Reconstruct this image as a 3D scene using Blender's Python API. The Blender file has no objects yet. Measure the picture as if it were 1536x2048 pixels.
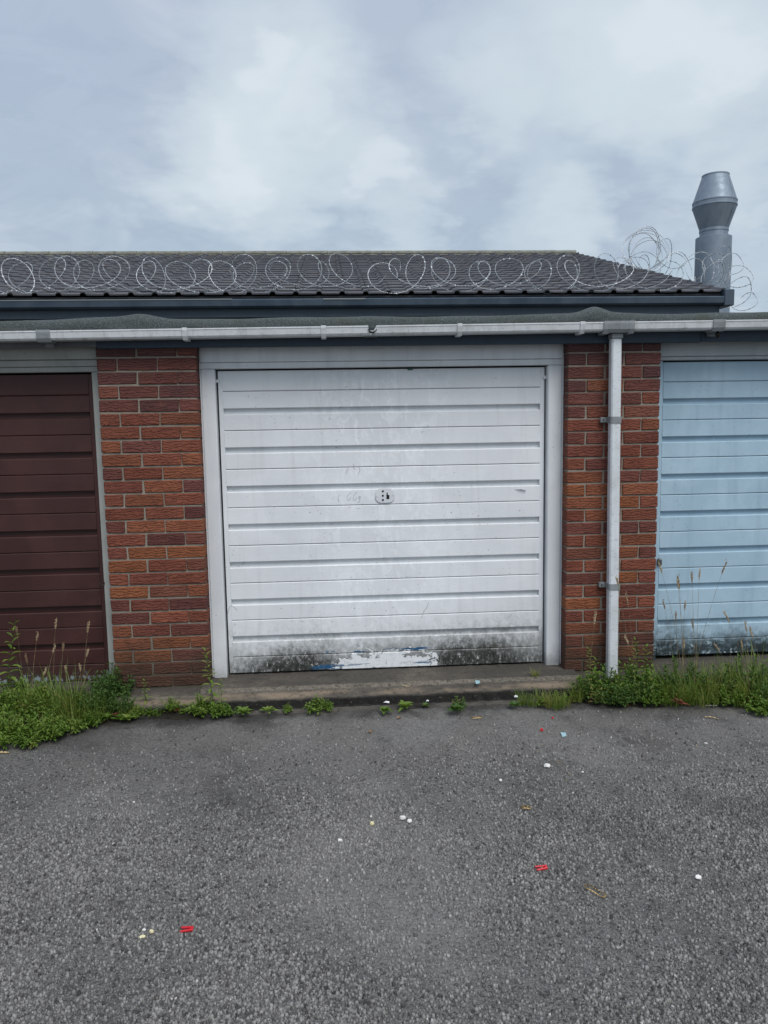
import bpy, math, random
import numpy as np
from mathutils import Vector, Matrix
random.seed(7); rng = np.random.default_rng(7)
S = bpy.context.scene
COL = S.collection

# ------------------------------------------------------------------ camera
CAM = Vector((1.2779, -4.3690, 1.5710)); FPX = 1538.0
YAW, PITCH, ROLL = 0.0652, -0.1154, -0.0168
FW = Vector((math.sin(YAW)*math.cos(PITCH), math.cos(YAW)*math.cos(PITCH), math.sin(PITCH)))
r0 = Vector((math.cos(YAW), -math.sin(YAW), 0)); u0 = r0.cross(FW)
RT = math.cos(ROLL)*r0 + math.sin(ROLL)*u0
UP = math.cos(ROLL)*u0 - math.sin(ROLL)*r0
cd = bpy.data.cameras.new('camera'); cam = bpy.data.objects.new('camera', cd); COL.objects.link(cam)
M = Matrix((RT, UP, -FW)).transposed().to_4x4(); M.translation = CAM
cam.matrix_world = M
cd.sensor_fit = 'VERTICAL'; cd.sensor_height = 24.0; cd.lens = 24.0*FPX/2048.0
cd.clip_start = 0.05; cd.clip_end = 2000
S.camera = cam
S.render.resolution_x = 768; S.render.resolution_y = 1024
S.render.engine = 'CYCLES'
S.cycles.max_bounces = 6; S.cycles.diffuse_bounces = 3; S.cycles.glossy_bounces = 3; S.cycles.transmission_bounces = 3
S.view_settings.view_transform = 'Standard'; S.view_settings.look = 'None'
EXPO = 0.55
S.view_settings.exposure = EXPO; S.view_settings.gamma = 1.0

def ray(px, py): return FW + (px-768)/FPX*RT - (py-1024)/FPX*UP
def onY(px, py, Y):
    d = ray(px, py); return CAM + d*((Y-CAM.y)/d.y)
def onZ(px, py, Z):
    d = ray(px, py); return CAM + d*((Z-CAM.z)/d.z)
def lin(c):
    return tuple(((v/255)/12.92 if v/255 <= 0.04045 else ((v/255+0.055)/1.055)**2.4) for v in c)

# ------------------------------------------------------------------ node helpers
class NT:
    def __init__(s, nt): s.nt = nt
    def n(s, typ, **kw):
        nd = s.nt.nodes.new(typ)
        for k, v in kw.items():
            if k.startswith('p_'): setattr(nd, k[2:], v)
        return nd
    def set(s, sock, v):
        if hasattr(v, 'is_output'): s.nt.links.new(v, sock)
        elif isinstance(v, (tuple, list)) and sock.type == 'RGBA' and len(v) == 3: sock.default_value = (*v, 1)
        else: sock.default_value = v
    def math(s, op, a, b=0.5, c=None, clamp=False):
        nd = s.n('ShaderNodeMath'); nd.operation = op; nd.use_clamp = clamp
        s.set(nd.inputs[0], a); s.set(nd.inputs[1], b)
        if c is not None: s.set(nd.inputs[2], c)
        return nd.outputs[0]
    def vmath(s, op, a, b=(0, 0, 0)):
        nd = s.n('ShaderNodeVectorMath'); nd.operation = op
        s.set(nd.inputs[0], a)
        if op == 'SCALE': s.set(nd.inputs[3], b)
        else: s.set(nd.inputs[1], b)
        return nd.outputs['Value'] if op in ('DOT_PRODUCT', 'LENGTH', 'DISTANCE') else nd.outputs[0]
    def mix(s, f, a, b, blend='MIX'):
        nd = s.n('ShaderNodeMix'); nd.data_type = 'RGBA'; nd.blend_type = blend
        s.set(nd.inputs[0], f); s.set(nd.inputs[6], a); s.set(nd.inputs[7], b)
        return nd.outputs[2]
    def ss(s, v, a, b, lo=0.0, hi=1.0):          # smoothstep map
        nd = s.n('ShaderNodeMapRange'); nd.interpolation_type = 'SMOOTHSTEP'
        s.set(nd.inputs[0], v); nd.inputs[1].default_value = a; nd.inputs[2].default_value = b
        nd.inputs[3].default_value = lo; nd.inputs[4].default_value = hi
        return nd.outputs[0]
    def noise(s, vec, scale, detail=4, rough=0.55, dist=0.0):
        nd = s.n('ShaderNodeTexNoise')
        s.set(nd.inputs['Vector'], vec); nd.inputs['Scale'].default_value = scale
        nd.inputs['Detail'].default_value = detail; nd.inputs['Roughness'].default_value = rough
        nd.inputs['Distortion'].default_value = dist
        return nd.outputs[0]
    def vor(s, vec, scale, feature='F1', out='Distance', rnd=1.0):
        nd = s.n('ShaderNodeTexVoronoi'); nd.feature = feature
        s.set(nd.inputs['Vector'], vec); nd.inputs['Scale'].default_value = scale
        nd.inputs['Randomness'].default_value = rnd
        return nd.outputs[out]
    def ramp(s, f, stops):
        nd = s.n('ShaderNodeValToRGB'); cr = nd.color_ramp
        while len(cr.elements) < len(stops): cr.elements.new(0.5)
        for e, (p, c) in zip(cr.elements, stops):
            e.position = p; e.color = (*c, 1) if len(c) == 3 else c
        s.set(nd.inputs[0], f); return nd.outputs[0]
    def bump(s, h, strength=0.5, dist=0.01, normal=None):
        nd = s.n('ShaderNodeBump'); nd.inputs['Strength'].default_value = strength
        nd.inputs['Distance'].default_value = dist; s.set(nd.inputs['Height'], h)
        if normal is not None: s.set(nd.inputs['Normal'], normal)
        return nd.outputs[0]
    def scale(s, vec, v):
        return s.vmath('MULTIPLY', vec, v)
    def pos(s): return s.n('ShaderNodeNewGeometry').outputs['Position']
    def xyz(s, v):
        nd = s.n('ShaderNodeSeparateXYZ'); s.set(nd.inputs[0], v); return nd.outputs
    def objinfo(s): return s.n('ShaderNodeObjectInfo').outputs

def material(name, base=(0.5, 0.5, 0.5), rough=0.7, metal=0.0, spec=0.5):
    m = bpy.data.materials.new(name); m.use_nodes = True
    t = NT(m.node_tree); b = m.node_tree.nodes['Principled BSDF']
    b.inputs['Base Color'].default_value = (*base, 1); b.inputs['Roughness'].default_value = rough
    b.inputs['Metallic'].default_value = metal; b.inputs['Specular IOR Level'].default_value = spec
    return m, t, b

# ------------------------------------------------------------------ sky and sun
SUN_EL, SUN_AZ = 52, -22            # elevation; degrees the sun stands left of straight behind the camera
W = bpy.data.worlds.new('World'); S.world = W; W.use_nodes = True
wt = NT(W.node_tree); bg = W.node_tree.nodes['Background']; bg.inputs[1].default_value = 0.1
W.cycles.sampling_method = 'MANUAL'; W.cycles.sample_map_resolution = 512
sky = wt.n('ShaderNodeTexSky'); sky.sky_type = 'NISHITA'; sky.sun_disc = False
sky.sun_elevation = math.radians(SUN_EL); sky.sun_rotation = math.radians(180+SUN_AZ)
sky.air_density = 1.0; sky.dust_density = 3.0
K = 10.0/2**EXPO
def sc(c): return tuple(v*K for v in lin(c))
tc = wt.n('ShaderNodeTexCoord').outputs['Generated']
dirn = wt.vmath('NORMALIZE', tc)
dx, dy, dz = wt.xyz(dirn)
# cloud-layer coordinates: direction projected on a flat deck, so clouds flatten towards the horizon
den = wt.math('ADD', wt.math('MAXIMUM', dz, 0.0), 0.22)
cmb = wt.n('ShaderNodeCombineXYZ')
wt.set(cmb.inputs[0], wt.math('DIVIDE', dx, den)); wt.set(cmb.inputs[1], wt.math('DIVIDE', dy, den))
deck = cmb.outputs[0]
n1 = wt.noise(deck, 1.1, 6, 0.55, 0.4); n2 = wt.noise(deck, 3.0, 6, 0.6, 0.6)
nd_ = wt.n('ShaderNodeTexNoise'); wt.set(nd_.inputs['Vector'], deck); nd_.inputs['Scale'].default_value = 4.0; nd_.inputs['Detail'].default_value = 5
wob = wt.vmath('SCALE', wt.vmath('SUBTRACT', nd_.outputs['Color'], (0.5, 0.5, 0.5)), 0.16)
nd2 = wt.n('ShaderNodeTexNoise'); wt.set(nd2.inputs['Vector'], deck); nd2.inputs['Scale'].default_value = 14.0; nd2.inputs['Detail'].default_value = 5
wob2 = wt.vmath('SCALE', wt.vmath('SUBTRACT', nd2.outputs['Color'], (0.5, 0.5, 0.5)), 0.05)
dw = wt.vmath('NORMALIZE', wt.vmath('ADD', wt.vmath('ADD', dirn, wob), wob2))
el = wt.ss(dz, 0.15, 0.5)
base = wt.mix(el, sc((177, 197, 212)), sc((186, 198, 219)))
base = wt.mix(wt.ss(n1, 0.40, 0.75, 0, 0.7), base, sc((208, 217, 228)))
base = wt.mix(wt.ss(n1, 0.48, 0.22, 0, 0.6), base, sc((184, 197, 213)))
n3 = wt.noise(deck, 6.0, 6, 0.62, 0.8)
base = wt.mix(wt.ss(n3, 0.52, 0.36, 0, 0.45), base, sc((168, 184, 204)))
def blob(colr, px, py, r, amt):
    global base
    c = ray(px, py).normalized(); a = r/FPX
    f = wt.ss(wt.vmath('DOT_PRODUCT', dw, tuple(c)), math.cos(a*1.5), math.cos(a*0.1), 0, amt)
    base = wt.mix(f, base, sc(colr))
for px, py, r, am in ((120, 300, 330, .5), (800, 40, 230, .6), (1230, 450, 80, .7), (1010, 385, 170, .6), (330, 60, 150, .4), (640, 440, 160, .5), (1400, 270, 130, .5)):
    blob((173, 188, 207), px, py, r, am*.8)
for px, py, r, am in ((480, 330, 110, .9), (610, 225, 110, .8), (530, 140, 100, .7), (760, 335, 80, .7), (1310, 80, 130, .85), (1480, 80, 150, .8), (1060, 170, 130, .6), (990, 215, 60, .6), (1090, 445, 70, .6), (830, 480, 50, .6), (1160, 420, 50, .6), (1480, 385, 60, .6), (400, 310, 80, .5), (1150, 100, 100, .4)):
    blob((214, 227, 234), px, py, r*1.1, am*.8)
for px, py, r, am in ((470, 300, 45, .8), (520, 155, 30, .8), (460, 365, 45, .6), (1310, 75, 50, .8), (1440, 90, 50, .8), (620, 215, 45, .6), (765, 335, 35, .7)):
    blob((226, 234, 241), px, py, r*1.1, am*.7)
base = wt.mix(wt.ss(n2, 0.48, 0.75, 0, 0.45), base, sc((216, 225, 234)))
# overcast luminance: brighter overhead, as any full cloud cover
lum = wt.math('ADD', 1.0, wt.math('MULTIPLY', wt.ss(dz, 0.45, 1.0), 0.7))
base = wt.vmath('SCALE', base, lum)
fin = wt.mix(0.04, base, sky.outputs[0])
W.node_tree.links.new(fin, bg.inputs[0])

sl = bpy.data.lights.new('sun', 'SUN'); sl.energy = 1.5; sl.angle = math.radians(35); sl.color = (1.0, 0.97, 0.92)
so = bpy.data.objects.new('sun', sl); COL.objects.link(so)
e, a = math.radians(SUN_EL), math.radians(SUN_AZ)
sv = Vector((-math.sin(a)*math.cos(e), -math.cos(a)*math.cos(e), math.sin(e)))
so.rotation_euler = (-sv).to_track_quat('-Z', 'Y').to_euler()

# ------------------------------------------------------------------ mesh helpers
class MB:
    def __init__(s): s.v = []; s.f = []
    def add(s, vs, fs):
        o = len(s.v); s.v += [tuple(v) for v in vs]; s.f += [tuple(i+o for i in f) for f in fs]
    def box(s, a, b):
        (x0, y0, z0), (x1, y1, z1) = a, b
        s.add([(x0,y0,z0),(x1,y0,z0),(x1,y1,z0),(x0,y1,z0),(x0,y0,z1),(x1,y0,z1),(x1,y1,z1),(x0,y1,z1)],
              [(0,3,2,1),(4,5,6,7),(0,1,5,4),(1,2,6,5),(2,3,7,6),(3,0,4,7)])
    def extx(s, prof, x0, x1, cap=True):          # closed (y,z) profile, extruded along x; counter-clockwise seen from +x
        n = len(prof)
        vs = [(x0, y, z) for y, z in prof] + [(x1, y, z) for y, z in prof]
        fs = [(i, (i+1) % n, n+(i+1) % n, n+i) for i in range(n)]
        fs = [f[::-1] for f in fs]
        if cap: fs += [tuple(range(n)), tuple(range(2*n-1, n-1, -1))]
        s.add(vs, fs)
    def tube(s, pts, rad, n=6, close=False, cap=True):
        pts = [Vector(p) for p in pts]; N = len(pts)
        rads = rad if hasattr(rad, '__len__') else [rad]*N
        up = Vector((0.13, 0.21, 0.97)).normalized(); vs = []
        for i, p in enumerate(pts):
            d = (pts[(i+1) % N if close else min(i+1, N-1)] - pts[(i-1) % N if close else max(i-1, 0)])
            d = d.normalized() if d.length > 1e-9 else Vector((0, 0, 1))
            a = d.cross(up)
            if a.length < 1e-3: a = d.cross(Vector((1, 0, 0)))
            a.normalize(); b = d.cross(a).normalized(); up = b if abs(b.dot(up)) > abs(a.dot(up)) else up
            for k in range(n):
                t = 2*math.pi*k/n; vs.append(p + rads[i]*(math.cos(t)*a + math.sin(t)*b))
        fs = []
        for i in range(N if close else N-1):
            j = (i+1) % N
            for k in range(n): fs.append((i*n+k, i*n+(k+1) % n, j*n+(k+1) % n, j*n+k))
        if cap and not close: fs += [tuple(range(n-1, -1, -1)), tuple(range((N-1)*n, N*n))]
        s.add(vs, fs)
    def lathe(s, prof, n=40, cx=0, cy=0):         # (r,z) list
        m = len(prof)
        vs = [(cx+r*math.cos(2*math.pi*k/n), cy+r*math.sin(2*math.pi*k/n), z) for r, z in prof for k in range(n)]
        fs = [(i*n+k, i*n+(k+1) % n, (i+1)*n+(k+1) % n, (i+1)*n+k) for i in range(m-1) for k in range(n)]
        s.add(vs, fs)
    def mesh(s, name, mat=None, smooth=False, bevel=0.0, seg=1):
        me = bpy.data.meshes.new(name); me.from_pydata(s.v, [], s.f); me.update()
        if bevel:
            import bmesh
            bm = bmesh.new(); bm.from_mesh(me)
            bmesh.ops.bevel(bm, geom=bm.edges[:]+bm.verts[:], offset=bevel, segments=seg, affect='EDGES', profile=0.6)
            bm.to_mesh(me); bm.free()
        if mat: me.materials.append(mat)
        if smooth: me.polygons.foreach_set('use_smooth', [True]*len(me.polygons))
        return me

def link(name, me, parent=None, loc=(0, 0, 0), rot=(0, 0, 0)):
    o = bpy.data.objects.new(name, me); COL.objects.link(o)
    o.location = loc; o.rotation_euler = rot
    if parent: o.parent = parent
    return o
def tag(o, label=None, cat=None, group=None, kind=None):
    if label: o['label'] = label
    if cat: o['category'] = cat
    if group: o['group'] = group
    if kind: o['kind'] = kind
    return o
def thing(name, loc, label, cat, group=None, rotz=0):
    o = link(name, None, None, loc, (0, 0, rotz)); o.empty_display_size = 0.1
    return tag(o, label, cat, group)
def wpart(name, mb, mat, parent, **kw):
    """a part whose mesh is given in world coordinates, under a chain of unrotated parents"""
    off = Vector((0, 0, 0)); p = parent
    while p: off += p.location; p = p.parent
    c = Vector(mb.v[0])
    mn = Vector([min(v[i] for v in mb.v) for i in range(3)]); mx = Vector([max(v[i] for v in mb.v) for i in range(3)])
    c = (mn+mx)/2
    mb.v = [tuple(Vector(v)-c) for v in mb.v]
    o = link(name, mb.mesh(name, mat, **kw), parent, c-off)
    return o

# ------------------------------------------------------------------ materials
# brick: rustic drag-faced, colour carried by each brick's own object colour
m_brick, t, b = material('brick', rough=0.88, spec=0.25)
oi = t.objinfo(); P = t.pos(); x, y, z = t.xyz(P)
off = t.vmath('SCALE', (3.1, 1.7, 5.3), t.math('MULTIPLY', oi['Random'], 40.0))
Pv = t.vmath('ADD', P, off)
wv = t.n('ShaderNodeTexWave'); wv.wave_type = 'BANDS'; wv.bands_direction = 'Z'; wv.wave_profile = 'SIN'
t.set(wv.inputs['Vector'], t.scale(Pv, (0.55, 0.55, 1.0)))
wv.inputs['Scale'].default_value = 21; wv.inputs['Distortion'].default_value = 9.0; wv.inputs['Detail'].default_value = 2.0
wv.inputs['Detail Scale'].default_value = 1.9; wv.inputs['Detail Roughness'].default_value = 0.55
groove = t.ss(wv.outputs['Fac'], 0.02, 0.45)
fine = t.noise(Pv, 220, 4, 0.7)
col = t.mix(t.ss(t.noise(Pv, 9, 3), 0.35, 0.75, 0, 0.5), oi['Color'], t.mix(1.0, oi['Color'], (0.60, 0.50, 0.55), 'MULTIPLY'))
col = t.mix(t.ss(t.noise(Pv, 22, 4, 0.7), 0.60, 0.8, 0, 0.35), col, (0.36, 0.14, 0.07))
col = t.mix(t.math('MULTIPLY', t.math('SUBTRACT', 1.0, groove), 0.45), col, (0.045, 0.020, 0.015))
# damp and algae stain climbing from the ground
dn = t.noise(P, 3.5, 5, 0.6)
damp = t.ss(t.math('ADD', z, t.math('MULTIPLY', dn, -0.5)), 0.22, -0.12)
col = t.mix(t.math('MULTIPLY', damp, 0.72), col, (0.040, 0.032, 0.022))
top_dark = t.ss(t.math('ADD', z, t.math('MULTIPLY', dn, 0.5)), 1.75, 2.2)  # bricks darken unevenly towards the top of the pier
col = t.mix(t.math('MULTIPLY', top_dark, 0.5), col, (0.065, 0.04, 0.045))
col = t.mix(t.ss(t.noise(P, 55, 2, 0.5), 0.76, 0.79, 0, 0.55), col, (0.5, 0.47, 0.43))
t.set(b.inputs['Base Color'], col)
h = t.math('ADD', t.math('MULTIPLY', groove, 1.0), t.math('MULTIPLY', fine, 0.35))
t.set(b.inputs['Normal'], t.bump(h, 0.9, 0.005))

m_mortar, t, b = material('mortar', rough=0.95, spec=0.2)
P = t.pos(); x, y, z = t.xyz(P)
col = t.ramp(t.noise(P, 14, 6, 0.65), [(0.3, (0.19, 0.165, 0.135)), (0.7, (0.32, 0.285, 0.235))])
dn = t.noise(P, 3.5, 5, 0.6)
damp = t.ss(t.math('ADD', z, t.math('MULTIPLY', dn, -0.5)), 0.22, -0.12)
col = t.mix(t.math('MULTIPLY', damp, 0.75), col, (0.05, 0.045, 0.032))
t.set(b.inputs['Base Color'], col); t.set(b.inputs['Normal'], t.bump(t.noise(P, 160, 5, 0.7), 0.8, 0.004))

def paint(name, c1, c2, dirt=(0.03, 0.032, 0.028), low=0.5, rough=0.5, dirt_amt=0.85, flake=None, seedv=0.0):
    """gloss paint on pressed metal or timber: brush variation, grime low down, specks, flakes"""
    m, t, b = material(name, rough=rough, spec=0.4)
    P = t.vmath('ADD', t.pos(), (seedv, seedv*0.7, 0)); x, y, z = t.xyz(t.pos())
    big = t.noise(t.scale(P, (1, 1, 0.7)), 3.0, 5, 0.6, 0.5)
    streak = t.noise(t.scale(P, (18, 18, 1.2)), 1.0, 4, 0.6)
    col = t.mix(t.ss(big, 0.3, 0.7), c1, c2)
    col = t.mix(t.ss(streak, 0.48, 0.80, 0, 0.26), col, tuple(v*0.55 for v in c1))
    g = t.noise(P, 16, 6, 0.72); gz = t.math('ADD', z, t.math('MULTIPLY', t.math('SUBTRACT', t.noise(P, 2.2, 3), 0.5), 0.35))
    low_m = t.ss(gz, low, low*0.18)
    gr = t.math('MULTIPLY', low_m, t.ss(t.math('ADD', g, t.math('MULTIPLY', low_m, 0.22)), 0.42, 0.78), clamp=True)
    gr = t.math('MULTIPLY', gr, dirt_amt, clamp=True)
    col = t.mix(gr, col, dirt)
    sp = t.noise(t.scale(P, (1, 1, 1.6)), 60, 3, 0.6); spm = t.math('MULTIPLY', t.ss(sp, 0.66, 0.70), t.ss(t.noise(P, 4, 3), 0.42, 0.60))
    col = t.mix(t.math('MULTIPLY', spm, 0.55), col, tuple(v*0.3 for v in c1))
    if name == 'pale_blue_paint':
        mm = t.math('MULTIPLY', t.ss(t.math('ADD', z, t.math('MULTIPLY', t.noise(P, 6, 6, 0.7), -0.26)), 0.14, 0.02), t.ss(t.noise(P, 34, 6, 0.75), 0.36, 0.52))
        col = t.mix(t.math('MULTIPLY', mm, 0.9), col, (0.012, 0.020, 0.020))
        fl = t.math('MULTIPLY', t.ss(t.noise(P, 22, 5, 0.7), 0.62, 0.64), t.ss(z, 0.24, 0.18)); col = t.mix(fl, col, (0.34, 0.42, 0.44))
    if flake:
        fl = t.math('MULTIPLY', t.ss(t.math('ADD', t.noise(P, 26, 6, 0.75), t.ss(z, 0.135, 0.105, 0, 0.10)), 0.58, 0.62), t.ss(z, 0.165, 0.125))
        col = t.mix(fl, col, flake)
    t.set(b.inputs['Base Color'], col)
    t.set(b.inputs['Roughness'], t.ss(big, 0.2, 0.8, rough-0.08, rough+0.12))
    h = t.math('ADD', t.math('MULTIPLY', t.noise(t.scale(P, (0.35, 0.35, 1)), 45, 4, 0.6), 0.5), t.math('MULTIPLY', spm, -0.8))
    t.set(b.inputs['Normal'], t.bump(h, 0.28, 0.003))
    return m

# the white door: grime, re-painted centre, peeling white-over-blue patch at its foot
m_white, t, b = material('white_door_paint', rough=0.45, spec=0.4)
P = t.pos(); x, y, z = t.xyz(P)
big = t.noise(P, 2.6, 5, 0.6, 0.5)
col = t.mix(t.ss(big, 0.3, 0.7), (0.66, 0.68, 0.695), (0.74, 0.76, 0.775))
cen = t.math('MULTIPLY', t.ss(t.math('ABSOLUTE', t.math('SUBTRACT', x, 1.55)), 0.62, 0.15), t.ss(t.noise(t.scale(P, (1.3, 1, 0.75)), 13, 6, 0.65, 1.2), 0.50, 0.60))
col = t.mix(t.math('MULTIPLY', cen, 0.5), col, (0.83, 0.86, 0.88))
gz = t.math('ADD', z, t.math('MULTIPLY', t.math('SUBTRACT', t.noise(P, 2.4, 4), 0.5), 0.30))
lowm = t.ss(gz, 0.52, 0.10)
gr1 = t.math('MULTIPLY', lowm, t.ss(t.math('ADD', t.noise(t.scale(P, (1, 1, 0.8)), 30, 7, 0.78), t.math('MULTIPLY', lowm, 0.30)), 0.46, 0.86), clamp=True)
xp = t.math('ADD', t.ss(t.math('ABSOLUTE', t.math('SUBTRACT', x, 1.02)), 0.34, 0.05), t.ss(t.math('ABSOLUTE', t.math('SUBTRACT', x, 2.12)), 0.40, 0.08), clamp=True)
xm = t.math('ADD', 0.60, t.math('MULTIPLY', xp, 0.4))
col = t.mix(t.math('MULTIPLY', t.math('MULTIPLY', gr1, xm), 1.15, clamp=True), col, (0.045, 0.045, 0.038))
col = t.mix(t.math('MULTIPLY', lowm, 0.16), col, (0.30, 0.30, 0.26))
# black mould hugging the bottom edge
bn = t.noise(t.scale(P, (1.0, 1, 0.6)), 55, 6, 0.75)
bm_ = t.math('MULTIPLY', t.ss(t.math('ADD', z, t.math('MULTIPLY', t.math('MULTIPLY', t.noise(P, 7, 6, 0.7), xm), -0.34)), 0.12, -0.03), t.ss(bn, 0.38, 0.56))
col = t.mix(t.math('MULTIPLY', bm_, 0.92), col, (0.018, 0.020, 0.018))
# peeled patch in the middle of the foot: clean white undercoat, ragged edge
pn = t.noise(t.scale(P, (0.9, 1, 1.3)), 15, 9, 0.72, 0.5)
pm = t.math('MULTIPLY', t.ss(t.math('ABSOLUTE', t.math('SUBTRACT', x, 1.56)), 0.56, 0.12), t.ss(t.math('ADD', z, t.math('MULTIPLY', t.noise(P, 4, 2), 0.10)), 0.36, 0.17))
pv = t.math('ADD', pn, t.math('MULTIPLY', pm, 0.37))
pf_ = t.math('MULTIPLY', t.ss(pv, 0.71, 0.735), t.ss(pm, 0.0, 0.15))
clean = t.mix(t.math('MULTIPLY', t.ss(t.noise(P, 42, 6, 0.8), 0.50, 0.68), 0.55), (0.74, 0.76, 0.77), (0.20, 0.20, 0.18))
col = t.mix(pf_, col, clean)
dk = t.math('MULTIPLY', t.math('MULTIPLY', t.ss(pv, 0.695, 0.715), t.ss(pv, 0.745, 0.725)), t.ss(pm, 0.0, 0.3))
col = t.mix(t.math('MULTIPLY', dk, 0.75), col, (0.04, 0.045, 0.05))
# white drips and flecks of paint scattered in the mould
wf = t.math('MULTIPLY', t.ss(t.noise(t.scale(P, (1.6, 1, 0.7)), 24, 5, 0.7), 0.60, 0.625), t.ss(z, 0.22, 0.13))
col = t.mix(t.math('MULTIPLY', wf, 0.8), col, (0.62, 0.63, 0.62))
blu = t.math('MULTIPLY', t.ss(t.noise(t.scale(P, (0.55, 1, 3.0)), 13, 6, 0.65), 0.53, 0.56), t.math('MULTIPLY', t.ss(t.math('ABSOLUTE', t.math('SUBTRACT', x, 1.48)), 0.42, 0.30), t.math('ADD', t.ss(t.math('ABSOLUTE', t.math('SUBTRACT', z, 0.213)), 0.013, 0.006), t.ss(z, 0.142, 0.122), clamp=True)))
col = t.mix(blu, col, (0.012, 0.085, 0.19))
# pits and chips of old paint in the upper half
sp = t.math('MULTIPLY', t.ss(t.noise(t.scale(P, (1, 1, 1.7)), 48, 4, 0.62), 0.645, 0.68), t.ss(t.noise(P, 3.2, 3), 0.45, 0.60))
col = t.mix(t.math('MULTIPLY', sp, 0.6), col, (0.18, 0.18, 0.18))
col = t.mix(t.ss(t.noise(t.scale(P, (14, 1, 0.9)), 1.6, 5, 0.6), 0.52, 0.75, 0, 0.13), col, (0.25, 0.25, 0.24))
t.set(b.inputs['Base Color'], col)
h = t.math('ADD', t.math('ADD', t.math('MULTIPLY', t.noise(t.scale(P, (0.3, 1, 1)), 40, 4, 0.6), 0.5), t.math('MULTIPLY', sp, -0.9)), t.math('MULTIPLY', t.ss(pv, 0.70, 0.74), t.math('MULTIPLY', t.ss(pm, 0, 0.2), -0.9)))
t.set(b.inputs['Normal'], t.bump(h, 0.35, 0.003)); t.set(b.inputs['Roughness'], t.ss(big, 0.2, 0.8, 0.36, 0.55))

m_frame = paint('white_frame_paint', (0.62, 0.64, 0.66), (0.72, 0.74, 0.75), low=0.30, rough=0.55, dirt=(0.12, 0.11, 0.09), dirt_amt=0.6, seedv=4)
m_brown = paint('brown_paint', (0.042, 0.0135, 0.0115), (0.060, 0.021, 0.018), dirt=(0.055, 0.05, 0.045), low=0.28, rough=0.52, dirt_amt=0.45, flake=(0.22, 0.27, 0.30), seedv=9)
m_blue = paint('pale_blue_paint', (0.32, 0.455, 0.55), (0.40, 0.54, 0.635), dirt=(0.016, 0.024, 0.022), low=0.43, rough=0.5, dirt_amt=0.9, seedv=15)
m_cream = paint('weathered_cream_paint', (0.30, 0.31, 0.285), (0.42, 0.43, 0.40), low=0.1, rough=0.75, seedv=21)
m_palewood = paint('pale_grey_paint', (0.38, 0.42, 0.43), (0.46, 0.49, 0.49), low=0.1, rough=0.7, seedv=27)
m_fascia = paint('haze_tinted_fascia_paint', (0.020, 0.036, 0.058), (0.028, 0.048, 0.072), low=0.1, rough=0.45, seedv=33)  # blue cast of the veiling haze mixed into the dark paint colour
m_fasciag = paint('weathered_grey_fascia_paint', (0.11, 0.12, 0.13), (0.17, 0.18, 0.18), low=0.1, rough=0.8, seedv=39)
m_dark, _, _ = material('dark_void', (0.008, 0.008, 0.01), 0.9)
m_hazydark = paint('haze_tinted_eaves_paint', (0.036, 0.056, 0.080), (0.058, 0.082, 0.108), low=0.1, rough=0.4, seedv=45)  # lifted and blued in colour to carry the haze over the eaves
m_lightlip, _, _ = material('pale_gutter_lip', (0.20, 0.22, 0.22), 0.6)  # paler than the rest of the eaves

def plastic(name, c, grime):
    m, t, b = material(name, rough=0.42, spec=0.45)
    P = t.pos(); x, y, z = t.xyz(P)
    g = t.noise(t.scale(P, (1, 1, 1)), 7, 6, 0.7)
    col = t.mix(t.ss(g, 0.42, 0.75, 0, 0.55), c, grime)
    g2 = t.noise(t.scale(P, (1.0, 1, 3)), 30, 5, 0.75)
    col = t.mix(t.ss(g2, 0.55, 0.72, 0, 0.7), col, tuple(v*0.45 for v in grime))
    col = t.mix(t.ss(t.noise(t.scale(P, (22, 22, 0.8)), 1.5, 4, 0.65), 0.50, 0.78, 0, 0.35), col, tuple(v*0.5 for v in grime))
    t.set(b.inputs['Base Color'], col); t.set(b.inputs['Roughness'], t.ss(g, 0.3, 0.7, 0.35, 0.6))
    return m
m_gutter = plastic('white_gutter_plastic', (0.60, 0.62, 0.63), (0.32, 0.33, 0.31))
m_clip = plastic('grey_union_plastic', (0.26, 0.28, 0.29), (0.12, 0.125, 0.115))
m_pipe = plastic('white_downpipe_plastic', (0.66, 0.69, 0.71), (0.42, 0.44, 0.42))

m_felt, t, b = material('mineral_felt', rough=0.95, spec=0.2)
P = t.pos()
sp = t.noise(P, 190, 4, 0.75)
col = t.ramp(sp, [(0.3, (0.035, 0.045, 0.045)), (0.52, (0.075, 0.088, 0.088)), (0.7, (0.20, 0.225, 0.215))])
col = t.mix(t.ss(t.noise(P, 5, 5), 0.45, 0.75, 0, 0.6), col, (0.06, 0.068, 0.05))
t.set(b.inputs['Base Color'], col); t.set(b.inputs['Normal'], t.bump(t.math('ADD', sp, t.noise(P, 18, 4)), 0.8, 0.006))

m_tile, t, b = material('concrete_roof_tile', rough=0.8, spec=0.35)
oi = t.objinfo(); P = t.pos()
g = t.noise(P, 2.2, 6, 0.65); vr = t.noise(t.scale(P, (3.3, 2.9, 0)), 1.0, 0)
col = t.mix(t.ss(g, 0.3, 0.7), (0.058, 0.061, 0.071), (0.098, 0.099, 0.108))
col = t.mix(t.ss(vr, 0.4, 0.75, 0, 0.5), col, (0.118, 0.110, 0.110))
col = t.mix(t.ss(t.noise(P, 40, 5, 0.7), 0.60, 0.74, 0, 0.5), col, (0.20, 0.21, 0.19))
t.set(b.inputs['Base Color'], col); t.set(b.inputs['Normal'], t.bump(t.noise(P, 120, 4, 0.7), 0.4, 0.006))
m_ridge, t, b = material('mossy_ridge_mortar', rough=0.95)
P = t.pos()
t.set(b.inputs['Base Color'], t.ramp(t.noise(P, 6, 6, 0.7), [(0.3, (0.10, 0.10, 0.085)), (0.6, (0.22, 0.22, 0.18)), (0.8, (0.14, 0.16, 0.08))]))

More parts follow.
